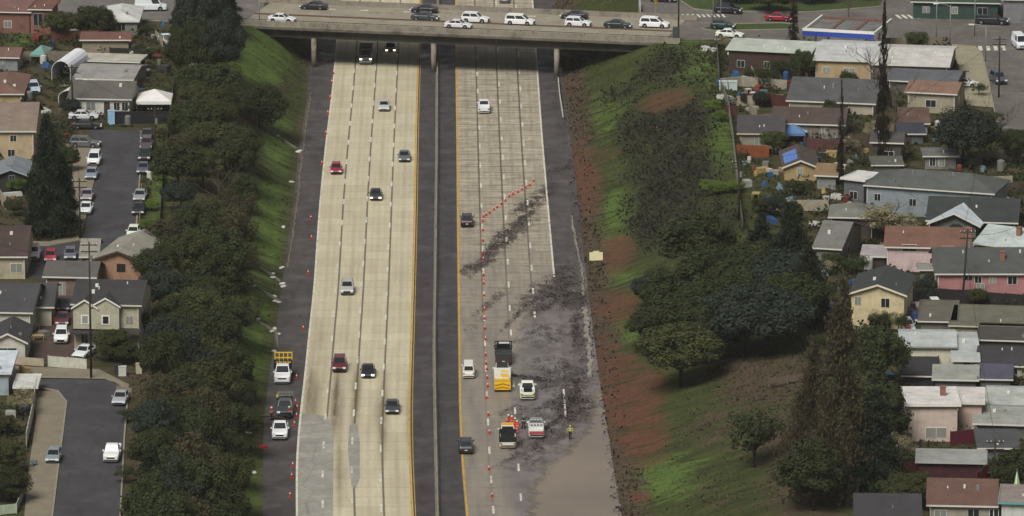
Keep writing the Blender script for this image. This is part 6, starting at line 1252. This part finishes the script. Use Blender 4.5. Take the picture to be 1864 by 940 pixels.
cover('grass_tufts', 'uneven green grass and weeds on the cutting slopes', lambda r, d, b, l, X, Y: np.clip(1 - r * .92, 0, 1) * np.clip(1 - d * .45, 0, 1) * np.clip(1 - b * .6, .1, 1) * .5, leaf_mat('grass_blades', '#4a5a2e', '#66783e', '#525a36'), 70000, (.1, .28), .22, 2, lay=.3)
cover('leaf_litter', 'brown litter and dead stalks under the trees and along the slope foot', lambda r, d, b, l, X, Y: (np.clip(b, 0, 1) * .7 + .03) * (r < .25), leaf_mat('litter', '#3a2f26', '#6a5b4a', '#4a3f34'), 45000, (.12, .4), .25, 3, lay=.8)
cover('mud_clods', 'dark mud and stones along the toe of the right slope', lambda r, d, b, l, X, Y: ((X > TR(Y) - .3) & (X < TR(Y) + 3.5)) * .95, leaf_mat('clod', '#241d19', '#43372f', '#312823'), 14000, (.12, .4), .3, 4, lay=.6)

# ---- garden undergrowth on both upper levels, kept off buildings and streets
def free(X, Y, m=.5):
    px, py = pxarr(X, Y, np.full_like(X, ZP)); ok = (X < SL(Y) - 6) | (X > SR(Y) + 4)
    for s_ in STREETS: ok &= ~inpoly(px, py, s_)
    for p, a, W_, D_ in FOOT:
        dx, dy = X - p.x, Y - p.y; u = dx * math.cos(a) + dy * math.sin(a); v = -dx * math.sin(a) + dy * math.cos(a); ok &= ~((u > -m) & (u < W_ + m) & (v > -m) & (v < D_ + m))
    return ok
rg = np.random.default_rng(77)
def garden(name, label, m, n, size, hgt, thr, seed):
    rg = np.random.default_rng(seed); X, Y = rg.uniform(-88, 88, n * 5), rg.uniform(-160, 200, n * 5); cl = np.sin(X * .5 + 2.3 * np.sin(Y * .17 + seed)) * np.sin(Y * .33 + 1.7 * np.sin(X * .23 + seed)) + .35 * np.sin(X * 1.7 + Y)
    k = np.where(free(X, Y) & (cl > thr))[0][:n]; h_ = np.clip(cl[k] - thr, 0, .6) / .6
    P = np.c_[X[k], Y[k], ZP + rg.uniform(0, 1, len(k)) * hgt * h_ + .05]; v = rg.normal(size=(len(k), 3)) * .8; v[:, 2] += .6; v /= np.linalg.norm(v, axis=1)[:, None]
    tag(link(name, quads_mesh(name, P, v, rg.uniform(*size, len(k)), m)), label, kind='stuff')
RNG = np.random.default_rng(12)
garden('undergrowth', 'dark overgrown vegetation filling the gaps between the houses', OAK, 60000, (.2, .5), 1.9, .35, 3)
garden('weeds', 'olive weeds and grass in the back yards', leaf_mat('yard_weeds', '#363a22', '#555a36', '#454530'), 50000, (.15, .4), .35, -.1, 8)
garden('yard_litter', 'brown litter and bare twigs in the back yards', leaf_mat('yard_litter', '#332b26', '#5c5046', '#463c33'), 30000, (.15, .45), .6, .1, 15)
random.seed(31); cnt = 0; tries = 0
GR = {'oak2': 'dark leafy garden tree', 'blue1': 'grey green garden tree', 'bloss': 'pale twiggy garden tree', 'olive1': 'olive garden tree'}
while cnt < 34 and tries < 3000:
    tries += 1; X, Y = random.uniform(-80, 82), random.uniform(-140, 150)
    if not free(np.array([X]), np.array([Y]), 1.6)[0]: continue
    px, py = PX((X, Y, ZP)); 
    if not (0 < px < 1864 and 30 < py < 960): continue
    k = random.choice(list(GR)); area = 'in the yards of the right bank' if px > 900 else 'in the yards of the left bank'; s_ = random.uniform(1.2, 2.4)
    tree(k, px, py, s_ * 1.7, s_, f'{GR[k]} {area}', f'garden trees {area}', z=ZP); cnt += 1

# more yard clutter and short fences, each an object of its own
random.seed(91); cnt = tries = 0; pk = {}
while cnt < 150 and tries < 6000:
    tries += 1; X, Y = random.uniform(-84, 84), random.uniform(-145, 150)
    if not free(np.array([X]), np.array([Y]), .7)[0]: continue
    px, py = PX((X, Y, ZP))
    if not (0 < px < 1864 and 25 < py < 950): continue
    right = px > 900; area = 'in the right bank yards' if right else 'in the left bank yards'; c = random.choice(['#b9b9b4', '#9a9a94', '#6f6f6a', '#3a3a3a', '#7a3a2f', '#a08a5a', '#54707a', '#2f4f78', '#b9b9b4']); kind = random.choice(['storage_crate', 'plant_pot', 'timber_stack', 'water_tank'])
    if kind not in pk:
        g = MB()
        if kind == 'storage_crate': g.box(-.6, .6, -.4, .4, 0, .7); g.box(-.64, .64, -.44, .44, .55, .62)
        elif kind == 'plant_pot': g.tube([(0,0,0),(0,0,.5),(0,0,.55)], [.22,.34,.36], 10)
        elif kind == 'timber_stack': g.box(-1.2, 1.2, -.35, .35, 0, .3); g.box(-1.1, 1.15, -.3, .32, .3, .5)
        else: g.tube([(0,0,0),(0,0,1.1),(0,0,1.25)], [.45,.45,.2], 12)
        pk[kind] = g.mesh(kind, DARKM)
    o = link(kind, pk[kind]); o.location = (X, Y, ZP); o.rotation_euler = (0, 0, random.uniform(0, 3.1)); k = random.uniform(.8, 1.5); o.scale = (k, k, k)
    o.material_slots[0].link = 'OBJECT'; o.material_slots[0].material = mat('paintbox_' + c.strip('#'), c, .6, .12, 1)
    lab = f"{NC[c]} {kind.replace('_', ' ')} {area}"; tag(o, lab, kind.split('_')[1] if kind != 'plant_pot' else 'plant pot', f"{kind.replace('_', ' ')}s {area}"); cnt += 1
cnt = tries = 0
while cnt < 34 and tries < 4000:
    tries += 1; X, Y = random.uniform(-80, 82), random.uniform(-140, 145); L = random.uniform(4, 11); a = random.choice([0, math.pi / 2]) + random.uniform(-.1, .1) + .12
    xs = X + math.cos(a) * np.linspace(0, L, 6); ys = Y + math.sin(a) * np.linspace(0, L, 6)
    if not free(xs, ys, .3).all(): continue
    p0, p1 = PX((xs[0], ys[0], ZP)), PX((xs[-1], ys[-1], ZP))
    if not (0 < p0[0] < 1864 and 25 < p0[1] < 950): continue
    c, nm = random.choice([('#4a4038', 'dark brown'), ('#77705f', 'weathered grey'), ('#5a3a30', 'red brown'), ('#9a927e', 'pale')]); side = 'right bank' if p0[0] > 900 else 'left bank'
    fence([p0, p1], random.uniform(1.3, 1.9), c, f'short {nm} board fence between {side} yards')['group'] = f'short board fences in the {side} yards'; cnt += 1
for a, b, l in (((132,214,8),(20,100,7),'wire over the red brown hip roof'),((132,214,8),(283,300,8.7),'wire across the upper left street'),((166,690,17),(0,560,9),'wire over the charcoal roofed house'),((1752,548,9.6),(1864,520,9),'wire over the salmon pink house'),((1532,342,7.7),(1818,178,9.6),'wire over the big blue grey house'),((1345,400,8.6),(1310,110,6),'wire along the weathered fence'),((1810,900,6.8),(1752,548,9.2),'wire over the peach house')):
    wire(pt(*a), pt(*b), l)

# ------------------------------------------------------------------ thin air haze
hz = MB(); hz.box(-1500, 1500, CY - 60, 1700, -2, CH + 30); hm = bpy.data.materials.new('haze'); hm.use_nodes = True; ht = hm.node_tree; ht.nodes.remove(ht.nodes['Principled BSDF'])
pv = ht.nodes.new('ShaderNodeVolumePrincipled'); pv.inputs['Density'].default_value = .00003; pv.inputs['Color'].default_value = (.97, .97, .95, 1); ht.links.new(pv.outputs[0], ht.nodes['Material Output'].inputs['Volume'])
tag(hz.build('haze', hm), 'thin grey haze in the damp air', kind='stuff')
